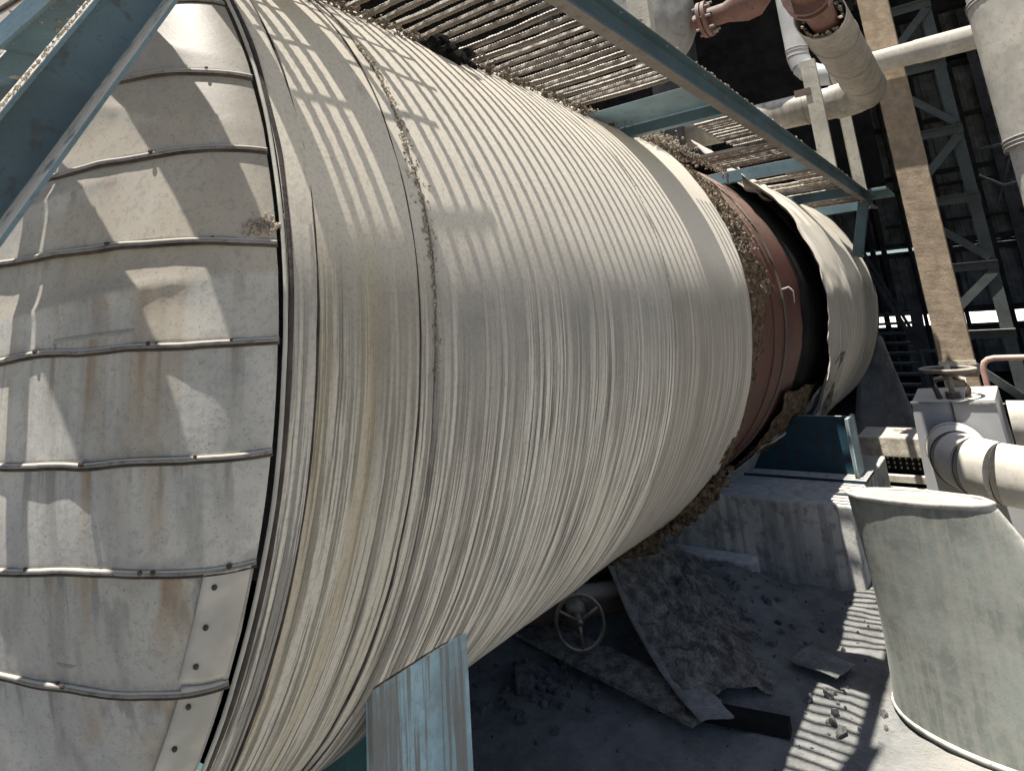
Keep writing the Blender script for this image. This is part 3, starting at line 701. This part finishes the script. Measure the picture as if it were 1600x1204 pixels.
# pipe running away above the walkway with its jacket torn open, turning across
tp = thing('torn_jacket_pipe', 'sooty jacketed pipe with torn open end and rusty core beside the walkway', 'pipe', (5.3, .55, 1.6))
PX, PZ, PR = .55, 1.765, .158
o = B().tube([(4.32+.0, PX, PZ), (6.15, PX, PZ)], PR, 36, caps=False).make('jacket', 'pipe_dirty', tp); smooth_by_angle(o, 60)
mo = o.modifiers.new('t', 'SOLIDIFY'); mo.thickness = .006
el = arc((6.15, PX+.30, PZ), .30, -math.pi/2, 0, 6, (0, 1, 0), (1, 0, 0)); el = [Vector((6.15+.30*math.sin(a), PX+.30-.30*math.cos(a), PZ)) for a in [math.pi/2*i/5 for i in range(6)]]
for i in range(5):
    smooth_by_angle(B().tube(el[i:i+2], PR+(.003 if i % 2 else 0), 32).make('elbow_segment', 'pipe_dirty', tp), 50)
smooth_by_angle(B().tube([(6.45, PX+.30, PZ), (6.45, 3.2, PZ+.02)], PR-.01, 32).make('jacket', 'pipe_dirty', tp), 50)
smooth_by_angle(B().tube([(2.9, PX-.01, PZ+.01), (4.9, PX, PZ)], .088, 24).make('rusty_core', 'redpipe', tp), 50)
for xf in (3.92, 4.0):
    smooth_by_angle(B().tube([(xf, PX, PZ), (xf+.03, PX, PZ)], .135, 24).make('flange', 'redpipe', tp), 50)
sp = [(4.33+rnd.uniform(0, .2), PX+.12*math.cos(a), PZ+.12*math.sin(a), rnd.uniform(.008, .02)) for a in [rnd.uniform(0, 6.28) for i in range(90)]]
o = chunk_mesh(sp, 33).make('wool_tufts', 'crust', tp); o['kind'] = 'stuff'

for xx in (4.75, 5.3, 5.85): bead(tp, (xx, PX, PZ), (1, 0, 0), PR+.001, .005, 'pipe_dirty')
for yy in (1.1, 1.75): bead(tp, (6.45, yy, PZ), (0, 1, 0), PR-.008, .004, 'pipe_dirty')
# drop pipe with elbow turning along the shed front
dp = thing('elbow_pipe', 'pale jacketed pipe dropping from above then turning right past the tan column', 'pipe', (6.75, 1.1, 2.1))
r = .107; zc = 2.19; yc = 1.155
smooth_by_angle(B().tube([(6.93, yc, 4.2), (6.93, yc, zc+.26)], r, 28).make('pipe_section', 'pipe_side', dp), 50)
el = [Vector((6.93, yc-.26+.26*math.cos(a), zc+.26-.26*math.sin(a))) for a in [math.pi/2*i/4 for i in range(5)]]
for i in range(4): smooth_by_angle(B().tube(el[i:i+2], r+(.003 if i % 2 else .001), 28).make('elbow_segment', 'pipe_side', dp), 50)
smooth_by_angle(B().tube([(6.93, yc-.26, zc), (6.93, .16, zc)], r, 28).make('pipe_section', 'pipe', dp), 50)
smooth_by_angle(B().tube([(6.93, .162, zc), (6.93, -1.6, zc)], r+.004, 28).make('pipe_section', 'pipe', dp), 50)
for zz in (zc+.27, zc+.32, zc+.35): bead(dp, (6.93, yc, zz), (0, 0, 1), r+.001, .005)

# grey jacketed valve body and flanged rusty pipe above the walkway
gv = thing('jacketed_valve', 'crumpled grey insulation jacket on a fat vessel behind the walkway beam', 'vessel', (6.2, 2.32, 1.2))
def gv_fn(u, v):
    th = 2*math.pi*u; z = 2.50+1.6*v
    rr = .40*(1-.6*max(0, 1-v*3.6)**2) + .028*nz(math.cos(th)*4, math.sin(th)*4, z*2.5, 1, 3)
    return (6.2+rr*math.cos(th), 2.33+rr*math.sin(th), z), (th, z)
vs, fs, uv = grid(60, 30, gv_fn); mesh('jacket', vs, fs, 'greyjack', gv, True)
B().box((6.1, 2.23, 1.30), (6.3, 2.43, 2.503)).make('stool', 'soot', gv)
fp = thing('flanged_pipe', 'rusty red pipe with bolted flange and swollen reducer against black shed', 'pipe', (6.2, 1.5, 2.7))
zf = 2.86; yf = 1.82
smooth_by_angle(B().tube([(6.2, 2.0, zf), (6.2, yf+.03, zf)], .075, 20).make('pipe_section', 'redpipe', fp), 50)
for yy in (yf+.028, yf-.022): smooth_by_angle(B().tube([(6.2, yy, zf), (6.2, yy-.036, zf)], .185, 28).make('flange', 'redpipe', fp), 50)
prof_y = [-.06, -.22, -.30, -.38, -.48, -.56, -.64, -.68]; prof_z = [0, 0, .0, .01, .03, .08, .2, 1.4]; prof_s = [.10, .10, .125, .16, .165, .13, .10, .10]
smooth_by_angle(B().tube([(6.2, yf+y, zf+z) for y, z in zip(prof_y, prof_z)], 1.0, 24, scale=prof_s).make('reducer', 'redpipe', fp), 60)
for i in range(8):
    a = 2*math.pi*i/8+.2
    B().tube([(6.2+.152*math.cos(a), yf+.07, zf+.152*math.sin(a)), (6.2+.152*math.cos(a), yf-.11, zf+.152*math.sin(a))], .013, 6).make('bolt', 'hem', fp)

# valve box with handwheel and its elbow pipe
vb = thing('valve_box', 'pale sheet metal valve box with black spindle and handwheel on top', 'valve box', (5.1, .36, -H))
b = B().add([(4.9, .60, -H), (4.9, .115, -H), (5.35, .09, -H), (5.35, .60, -H), (4.9, .572, -.645), (4.9, .150, -.625), (5.35, .13, -.60), (5.35, .57, -.615)],
    [(3,2,1,0),(4,5,6,7),(0,1,5,4),(1,2,6,5),(2,3,7,6),(3,0,4,7)]); b.make('casing', 'box', vb, bevel=.006)
B().box((4.885, .36, -1.25), (4.8985, .366, -.64)).make('fold', 'seam', vb)
B().box((4.888, .145, -.652), (4.8985, .575, -.640)).make('lid_lip', 'hem', vb)
wc = Vector((4.98, .352, -.462))
pts = [wc+Vector((.142*math.cos(2*math.pi*i/36), .142*math.sin(2*math.pi*i/36), 0)) for i in range(37)]
hw = B().tube(pts, .0125, 8, False).make('handwheel', 'rust', vb, True)
for i in range(5):
    a = 2*math.pi*i/5; B().bar(wc+Vector((.02*math.cos(a), .02*math.sin(a), -.01)), wc+Vector((.14*math.cos(a), .14*math.sin(a), 0)), .02, .012).make('spoke', 'rust', hw)
B().tube([wc+Vector((0, 0, .03)), wc+Vector((0, 0, -.20))], .016, 10).make('spindle', 'hem', vb, True)
B().tube([wc+Vector((0, 0, -.005)), wc+Vector((0, 0, -.04))], .035, 12).make('hub', 'rust', vb)
for s in (-1, 1):
    B().tube([wc+Vector((0, s*.02, -.045)), wc+Vector((0, s*.075, -.06)), wc+Vector((0, s*.085, -.11)), wc+Vector((0, s*.07, -.18))], .016, 8).make('yoke_arm', 'rust', vb, True)
B().tube([wc+Vector((0, 0, -.13)), wc+Vector((0, 0, -.19))], .04, 12).make('gland', 'rust', vb)
ep = thing('lobster_back_elbow', 'cream jacketed elbow pipe of mitred segments leaving the valve box', 'pipe', (4.5, .2, -1.1))
cx, cy, cz, rr = 4.86, .06, -.955, .335
el = [Vector((4.898, .385, -.90)), Vector((4.84, .385, -.91))]+[Vector((4.80-.335*math.sin(a), .05+.335*math.cos(a), -.92-.045*i/4)) for i, a in enumerate([math.pi/2*j/4 for j in range(1, 5)])]
for i in range(len(el)-1):
    smooth_by_angle(B().tube(el[i:i+2], .152+(.003 if i % 2 else 0), 36).make('elbow_segment', 'pipe', ep), 50)
for a, b_, k in ((.05, -.12, .003), (-.12, -.62, 0), (-.62, -2.4, .004)):
    smooth_by_angle(B().tube([(4.465, a, -.966), (4.465, b_, -.968)], .152+k, 36).make('pipe_section', 'pipe', ep), 50)
for yy in (.05, -.12): bead(ep, (4.465, yy, -.966), (0, 1, 0), .1525, .0035, 'seam')
for i in range(1, 5): bead(ep, el[i], el[i+1]-el[i-1], .1535, .0035, 'seam')
B().box((4.35, -.9, -H), (4.58, -.8, -1.12)).make('pipe_stand', 'soot', ep)
sd = thing('side_pipe', 'short dusty pipe running right from the back of the valve box', 'pipe', (5.3, -.3, -.9))
smooth_by_angle(B().tube([(5.22, .105, -.80), (5.22, -.02, -.80)], .128, 28).make('pipe_section', 'pipe', sd), 50)
smooth_by_angle(B().tube([(5.22, -.021, -.80), (5.22, -2.0, -.80)], .124, 28).make('pipe_section', 'pipe', sd), 50)
B().box((5.15, -.4, -H), (5.3, -.3, -.915)).make('pipe_stand', 'soot', sd)
pr = thing('thin_pipe', 'thin pinkish pipe bent down at the foot of the tan column', 'pipe', (6.6, .2, -1.0))
pts = [(6.7, .23, -H)]+[(6.7, .23, z) for z in (-1.0, -.62)]+[(6.7, .215, -.575), (6.7, .185, -.55), (6.7, .14, -.54), (6.7, -2.4, -.54)]
B().tube(pts, .021, 12, up=(1, 0, 0)).make('pipe_run', 'pinkpipe', pr, True)

# concrete ledge with a perforated tray and rails
lg = thing('concrete_ledge', 'sunlit pale concrete ledge over a perforated tray behind the drum', 'ledge', (6.3, .9, -H))
B().box((6.2, .2, -1.225), (6.7, 1.16, -1.085)).make('ledge_beam', 'ledge', lg, bevel=.006)
B().box((6.29, .2, -H), (6.6, 1.16, -1.227)).make('backing', 'black', lg)
tray = B()
for i in range(15):
    for j in range(3):
        yy = .55+i*.042; zz = -1.32+j*.034
        tray.box((6.262, yy, zz), (6.268, yy+.011, zz+.015))
o = tray.make('tray_perforation', 'pipe', lg); o['kind'] = 'stuff'
B().box((6.268, .4, -1.345), (6.289, 1.15, -1.2265)).make('perforated_tray', 'black', lg)
for z0, z1, xx in ((-1.40, -1.35, 6.16), (-1.455, -1.432, 6.12), (-1.50, -1.478, 6.10)):
    B().box((xx, .2, z0), (xx+.06, 1.16, z1)).make('rail', 'ledge', lg, bevel=.003)

# ------------------------------------------------------------------ grey drum
dr = thing('tapered_drum', 'grey tapered drum with rolled dusty rim standing on sunlit ground', 'drum', (3.5, .3, -H))
def drum_ring(v):
    w_ = v
    cx = 3.30+(3.50-3.30)*v; cy = .440+(.185-.440)*w_
    r = .248+(.510-.248)*w_ - .018*math.sin(math.pi*min(1, v*1.0))
    return cx, cy, r, r*(.36+.31*v)
def dpt(th, v, off=0.0, z=None):
    cx, cy, ry, rx = drum_ring(v)
    return (cx+(rx+off)*math.cos(th), cy+(ry+off)*math.sin(th), (-.80+(-H+.80)*v) if z is None else z)
def drum_fn(u, v):
    th = 2*math.pi*u
    return dpt(th, v, .004*nz(math.cos(th)*1.5, math.sin(th)*1.5, v*2, 1, 3)), (th, v)
vs, fs, uv = grid(72, 30, drum_fn); o = mesh('drum_body', vs, fs, 'drum', dr, True)
m = o.modifiers.new('t', 'SOLIDIFY'); m.thickness = .006; m.offset = -1
B().tube([dpt(2*math.pi*i/48, 0, .007, -.802+.004*nz(math.cos(i/7.64)*2, math.sin(i/7.64)*2, 0)) for i in range(49)], .010, 8, False).make('rolled_rim', 'hem', dr, True)
def lid_fn(u, v):
    th = 2*math.pi*u; q = dpt(th, 0); cx, cy, _, _ = drum_ring(0)
    x, y = cx+(q[0]-cx)*v*.99, cy+(q[1]-cy)*v*.99
    return (x, y, -.800+.012*(1-v*v)+.008*nz(x*9, y*9, 2)), (th, v)
vs, fs, uv = grid(48, 8, lid_fn); mesh('dust_fill', vs, fs, 'crust', dr, True)
B().tube([dpt(2*math.pi*i/48, 1, .004, -H+.016) for i in range(49)], .012, 8, False).make('base_hoop', 'drum', dr, True)

# ------------------------------------------------------------------ tan column and lattice column
tc = thing('tan_column', 'tan fireproofed steel column with rough chipped edges at the shed front', 'column', (7.2, .42, -H))
def rough_box(x0, x1, y0, y1, z0, z1, amp, nzs=70):
    pts = [(x0, y0), (x0, (y0+y1)/2), (x0, y1), (x1, y1), (x1, (y0+y1)/2), (x1, y0)]
    b = B(); vs = []
    for i in range(nzs+1):
        z = z0+(z1-z0)*i/nzs
        for j, (x, y) in enumerate(pts): vs.append((x+amp*nz(x*9+j, y*9, z*24, 1, 4), y+amp*nz(x*9, y*9+j*5, z*26+3, 1, 4), z))
    n = len(pts); fs = [(i*n+j, i*n+(j+1) % n, (i+1)*n+(j+1) % n, (i+1)*n+j) for i in range(nzs) for j in range(n)]
    return b.add(vs, fs+[tuple(range(n)), tuple(range(nzs*n, nzs*n+n))])
rough_box(7.08, 7.14, .290, .545, -H, 7.0, .0014, 420).make('front_face', 'tan', tc)
rough_box(7.141, 7.40, .33, .505, -H, 7.0, .004, 60).make('core', 'tan', tc)
B().box((7.401, .295, -H), (7.44, .545, 7.0)).make('back_face', 'tan', tc)
B().box((7.055, .28, -.62), (7.078, .553, -.585)).make('band', 'ledge', tc)

lc = thing('lattice_column', 'grey green lattice steel column with diagonal braces in shed shade', 'lattice column', (9.5, .3, -H))
XL = 9.5
for y0 in (-.048, .60):
    B().box((XL, y0, -H), (XL+.05, y0+.125, 6.9)).make('chord', 'lattice', lc)
    B().box((XL+.051, y0+.05, -H), (XL+.18, y0+.075, 6.9)).make('chord_web', 'lattice', lc)
zs = [-1.35, -.55, .22, 1.02, 1.86, 2.72, 3.55, 4.35, 5.2]
for i, z in enumerate(zs):
    B().box((XL-.075, -.06, z+.09), (XL-.002, .73, z+.10)).make('strut', 'lattice', lc)
    B().box((XL-.012, -.058, z), (XL-.002, .728, z+.088)).make('strut_web', 'lattice', lc)
    if i < len(zs)-1:
        a, b_ = ((-.0, .68) if i % 2 == 0 else (.68, 0.0))
        B().bar((XL-.03, a, z+.13), (XL-.03, b_, zs[i+1]-.03), .09, .02, (1, 0, 0)).make('diagonal', 'lattice', lc)

# ------------------------------------------------------------------ the sooty shed
sh = thing('dark_shed', 'sooty open-fronted steel shed with corrugated back wall and slit windows', 'shed', (12.5, 2.0, -H))
XW = 17.0; Y0, Y1 = -7.0, 11.0
def corr(name, y0, y1, z0, z1, mat='sootwall', pitch=.30, dep=.045, x=XW):
    b = B(); pts = []
    y = y0
    while y < y1-.01:
        for f, d in ((0, 0), (.42, 0), (.5, dep), (.92, dep)): pts.append((min(y+f*pitch, y1), x-d))
        y += pitch
    pts.append((y1, x))
    vs = []
    for z in (z0, z1): vs += [(p[1], p[0], z) for p in pts]
    n = len(pts); b.add(vs, [(i, i+1, n+i+1, n+i) for i in range(n-1)])
    o = b.make(name, mat, sh); m = o.modifiers.new('t', 'SOLIDIFY'); m.thickness = .01; m.offset = 1; return o
bands = [(-H, -.66, Y0, Y1), (-.44, .935, Y0, Y1), (.995, 2.6, Y0, Y1), (2.6, 4.9, Y0, Y1), (4.9, 7.1, Y0, Y1)]
for z0, z1, a, b_ in bands:
    yy = a
    while yy < b_-.01:
        y2 = min(yy+1.5, b_)
        corr('wall_panel', yy, y2, z0, z1-.004); yy = y2
for za, zb_, spans in ((-.659, -.441, ((Y0, -.62), (2.34, 4.0), (4.0, Y1))), (.936, .994, ((Y0, 1.18), (2.35, Y1)))):
    for (a, b_) in spans: B().box((XW-.03, a, za), (XW+.005, b_, zb_)).make('slot_board', 'soot', sh)
for z in (-.75, -.36, .86, 1.06, 2.55, 3.7, 4.85):
    B().box((XW-.14, Y0, z-.05), (XW-.06, Y1, z+.05)).make('wall_rail', 'soot', sh)
for y in (-.55, -.12, 1.86, 2.08, 4.2, 6.5):
    wd = .05 if -.6 < y < 2.1 else .14
    B().box((XW-.26, y-wd, -H), (XW-.145, y+wd, 7.0)).make('wall_post', 'soot', sh)
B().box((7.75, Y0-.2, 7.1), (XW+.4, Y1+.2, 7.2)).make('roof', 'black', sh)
B().box((7.8, Y0-.1, -H), (XW+.2, Y0-.0, 7.09)).make('side_wall', 'black', sh)
B().box((7.8, Y1+.0, -H), (XW+.2, Y1+.1, 7.09)).make('side_wall', 'black', sh)
B().box((7.8, Y0+.01, -H+.004), (XW-.3, Y1-.01, -H+.05)).make('sooty_floor', 'black', sh)
for y in (-3.4, 3.2, 5.6): B().box((9.4, y-.15, -H), (9.7, y+.15, 7.0)).make('post', 'soot', sh)
for xx in (11.5, 14.2):
    B().box((xx, Y0+.1, 4.2), (xx+.2, Y1-.1, 4.6)).make('girder', 'black', sh)
# screen painted black to stand for the unlit depth of the left bay
B().box((10.3, 2.55, -H+.06), (10.4, Y1-.2, 7.0)).make('dark_depth_screen', 'black', sh)
B().box((10.3, .95, 1.35), (10.4, 2.549, 7.0)).make('dark_depth_screen', 'black', sh)
lf = thing('braced_frame', 'thin black braced steel frame deep inside the shed right of the lattice column', 'frame', (12.5, -.5, -H))
for y in (-.42, -1.2):
    B().box((12.4, y-.06, -H), (12.5, y+.06, 6.9)).make('post', 'soot', lf)
for i, z in enumerate((-1.0, -.1, .75, 1.6, 2.5, 3.4)):
    B().box((12.38, -1.25, z), (12.398, -.36, z+.09)).make('rail', 'soot', lf)
    B().bar((12.37, -1.2 if i % 2 else -.42, z+.1), (12.37, -.42 if i % 2 else -1.2, z+.8), .07, .014, (1, 0, 0)).make('diagonal', 'soot', lf)
ss = thing('shed_stair', 'dark open-tread stair and rail inside the shed behind the tank end', 'stair', (11.5, 1.6, -H))
for i in range(9):
    z = -1.45+i*.145; yy = 1.25+i*.0
    B().box((11.5+i*.06, 1.12-.0*i, z), (11.7+i*.06, 1.72, z+.035)).make('tread', 'lattice', ss)
for y in (1.09, 1.75): B().bar((11.42, y, -H+.07), (12.15, y, -.15), .05, .16, (0, 1, 0)).make('stringer', 'soot', ss)
B().bar((11.4, 1.95, 1.6), (11.4, 1.1, -.75), .06, .06, (1, 0, 0)).make('brace', 'soot', ss)
B().bar((11.45, 1.75, 1.3), (11.45, .98, -.95), .04, .05, (1, 0, 0)).make('brace', 'soot', ss)
B().box((10.9, 1.0, -H+.06), (10.95, 1.04, -.75)).make('rail_post', 'lattice', ss)
B().box((10.9, .62, -.785), (10.95, .998, -.75)).make('hand_rail', 'lattice', ss)
for (p0, p1, rr) in (((12.0, -.9, 3.0), (12.0, -.25, 1.2), .02), ((11.8, -.75, 2.3), (11.8, -.2, 2.0), .03), ((11.2, -.6, 1.4), (11.2, -.1, 1.55), .025)):
    ob = B().tube([p0, ((p0[0]+p1[0])/2, (p0[1]+p1[1])/2, (p0[2]+p1[2])/2-.12), p1], rr, 8).make('conduit', 'lattice', sh, True)
for z in (1.45, 2.2): B().box((XW-.5, -3, z), (XW-.27, 1.7, z+.04)).make('cable_tray', 'soot', sh)
for y in (-.9, .62, 1.35): B().tube([(XW-.3, y, -H), (XW-.3, y, 6.8)], .04, 8).make('conduit', 'soot', sh)
flap('leaning_sheet', [(7.6, .78, -H), (7.9, 1.55, -H), (8.6, 1.35, -.30), (8.35, 1.12, -.42)], 'sheet', 10, .03, 3); tag(TOP[-1], 'grey sheet metal leaning behind the far end of the tank', 'sheet')

# ------------------------------------------------------------------ things lying under the tank
fs_ = thing('fallen_cladding', 'fallen curled cladding sheet with caked grey insulation lying under the tank', 'debris', (3.1, 1.6, -H))
def fall(u, v):
    a = Vector((3.62, 2.22, -1.02)).lerp(Vector((2.79, 1.27, -1.555)), u); c = Vector((4.30, 1.75, -1.50)).lerp(Vector((3.32, .94, -1.64)), u)
    p = a.lerp(c, v); s_ = math.sin(math.pi*u)
    p.z += -.17*s_*(1-v) + .02*nz(u*3, v*3, 1)
    p.z = max(p.z, -H+.02+.06*(1-v))
    return p
vs, fq, uv = grid(36, 10, lambda u, v: (fall(u, v*.30*(1-.15*u)), (u, v))); o = mesh('sheet', vs, fq, 'dustysheet', fs_, True); m = o.modifiers.new('t', 'SOLIDIFY'); m.thickness = .006
def crust_fn(u, v):
    p = fall(.0+.93*u-.10*(1-v)*u*u, .045+.95*v); e = min(1, 5*min(u+.05, 1-u, v, (1-v)*.6)+.03)
    rid = abs(nz(u*3+v*2, v*7, 2, 1, 4))
    p.z += e*(.012+.045*rid+.010*nz(u*14, v*22, 4, 1, 3)) - .06*v**3; p.x += .03*nz(u*7, v*7, 9); p.y += .03*nz(u*7, v*7, 19); return p, (u, v)
vs, fq, uv = grid(110, 70, crust_fn); mesh('caked_insulation', vs, fq, 'coal_crust', fs_, True)
hv = thing('handwheel_valve', 'rusty spoked handwheel valve under the tank beside fallen cladding', 'valve', (3.2, 2.05, -H))
hc = Vector((3.02, 1.935, -1.42)); ha = Vector((-.78, -.60, .12)).normalized(); hu = ha.cross(Vector((0, 0, 1))).normalized(); hvv = hu.cross(ha)
hp = lambda a, r_: hc+hu*(r_*math.cos(a))+hvv*(r_*math.sin(a))
wl = B().tube([hp(2*math.pi*i/36, .115) for i in range(37)], .009, 8, False, tuple(ha)).make('handwheel', 'rust', hv, True)
for i in range(3): B().tube([hc-ha*.01, hp(2*math.pi*i/3+.5, .06)-ha*.004, hp(2*math.pi*i/3+.5, .113)], .008, 6).make('spoke', 'rust', wl, True)
B().tube([hc+ha*.02, hc-ha*.24], .014, 8).make('stem', 'rust', hv, True)
B().tube([hc-ha*.12, hc-ha*.16, hc-ha*.30], .05, 12, scale=[.7, 1, 1.1]).make('bonnet', 'rust', hv, True)
e_ = hc-ha*.36; B().tube([e_-Vector((.25, -.25, .0)), e_+Vector((.25, -.25, 0))], .075, 14).make('valve_body', 'rust', hv, True)
B().tube([e_, Vector((e_.x, e_.y, -H))], .06, 12).make('foot', 'rust', hv, True)
nzl = thing('drain_nozzle', 'dark rusty drain nozzle and stub under the tank belly', 'nozzle', (3.75, 2.3, -H))
smooth_by_angle(B().tube([(3.75, 2.3, -1.22), (3.75, 2.3, -H)], .17, 24).make('stub', 'rust', nzl), 50)
smooth_by_angle(B().tube([(3.75, 2.3, -1.36), (3.75, 2.3, -1.40)], .25, 28).make('flange', 'rust', nzl), 50)
B().box((2.95, 1.0, -H+.01), (3.02, 1.52, -H+.055)).make('steel_strip', 'black', None)
TOP[-1].rotation_euler = (0, 0, .16); tag(TOP[-1], 'black steel flat lying on the ground beyond the fallen cladding tip', 'steel bar')
B().bar((3.25, 2.75, -1.545), (2.93, 1.30, -1.60), .22, .02).make('timber_plank', 'coal_crust', None); tag(TOP[-1], 'long dusty plank lying under the tank behind the handwheel', 'plank')
flap('loose_plate', [(3.50, 1.12, -1.590), (3.42, .90, -1.585), (3.62, .86, -1.605), (3.74, 1.10, -1.61)], 'dustysheet', 6, .01, 5); tag(TOP[-1], 'thin bent metal plate on the ground left of the drum', 'plate')
flap('scrap_sheet', [(3.5, 2.75, -1.25), (3.35, 2.45, -1.33), (3.6, 2.3, -1.30), (3.75, 2.6, -1.15)], 'sheet', 6, .02, 9); tag(TOP[-1], 'small grey scrap sheet hanging under the tank near its belly', 'sheet')
bk_ = B().box((-.07, -.04, 0), (.07, .04, .075)).make('brick_piece', 'stone', None, bevel=.008, origin=(0, 0, 0))
bk_.location = (2.78, 2.12, -H+gheight(2.78, 2.12)-.004); bk_.rotation_euler = (.12, .1, .7); tag(bk_, 'single broken brick on the dark ground near the pale blue leg', 'brick')
rnd = random.Random(91); sp = []
for i in range(420):
    x, y = rnd.uniform(1.8, 4.5), rnd.uniform(.75, 3.2); s_ = rnd.uniform(.003, .010) if rnd.random() < .93 else rnd.uniform(.012, .03)
    sp.append((x, y, -H+gheight(x, y)+s_*.3, s_))
for (cx, cy, sg, nn) in ((2.85, 2.05, .12, 60), (3.9, 1.5, .2, 50), (4.1, 2.3, .3, 60), (3.3, .84, .10, 14)):
    for i in range(nn):
        x, y = rnd.gauss(cx, sg), rnd.gauss(cy, sg); s_ = rnd.uniform(.006, .028); sp.append((x, y, -H+gheight(x, y)+s_*.3, s_))
o = chunk_mesh(sp, 19).make('rubble', 'stone', None); o['kind'] = 'stuff'; tag(o, 'scattered dark crumbs and stones on the ground under the tank', 'rubble')

# ------------------------------------------------------------------ lift everything so that the ground lies at zero
for o in TOP: o.location.z += H
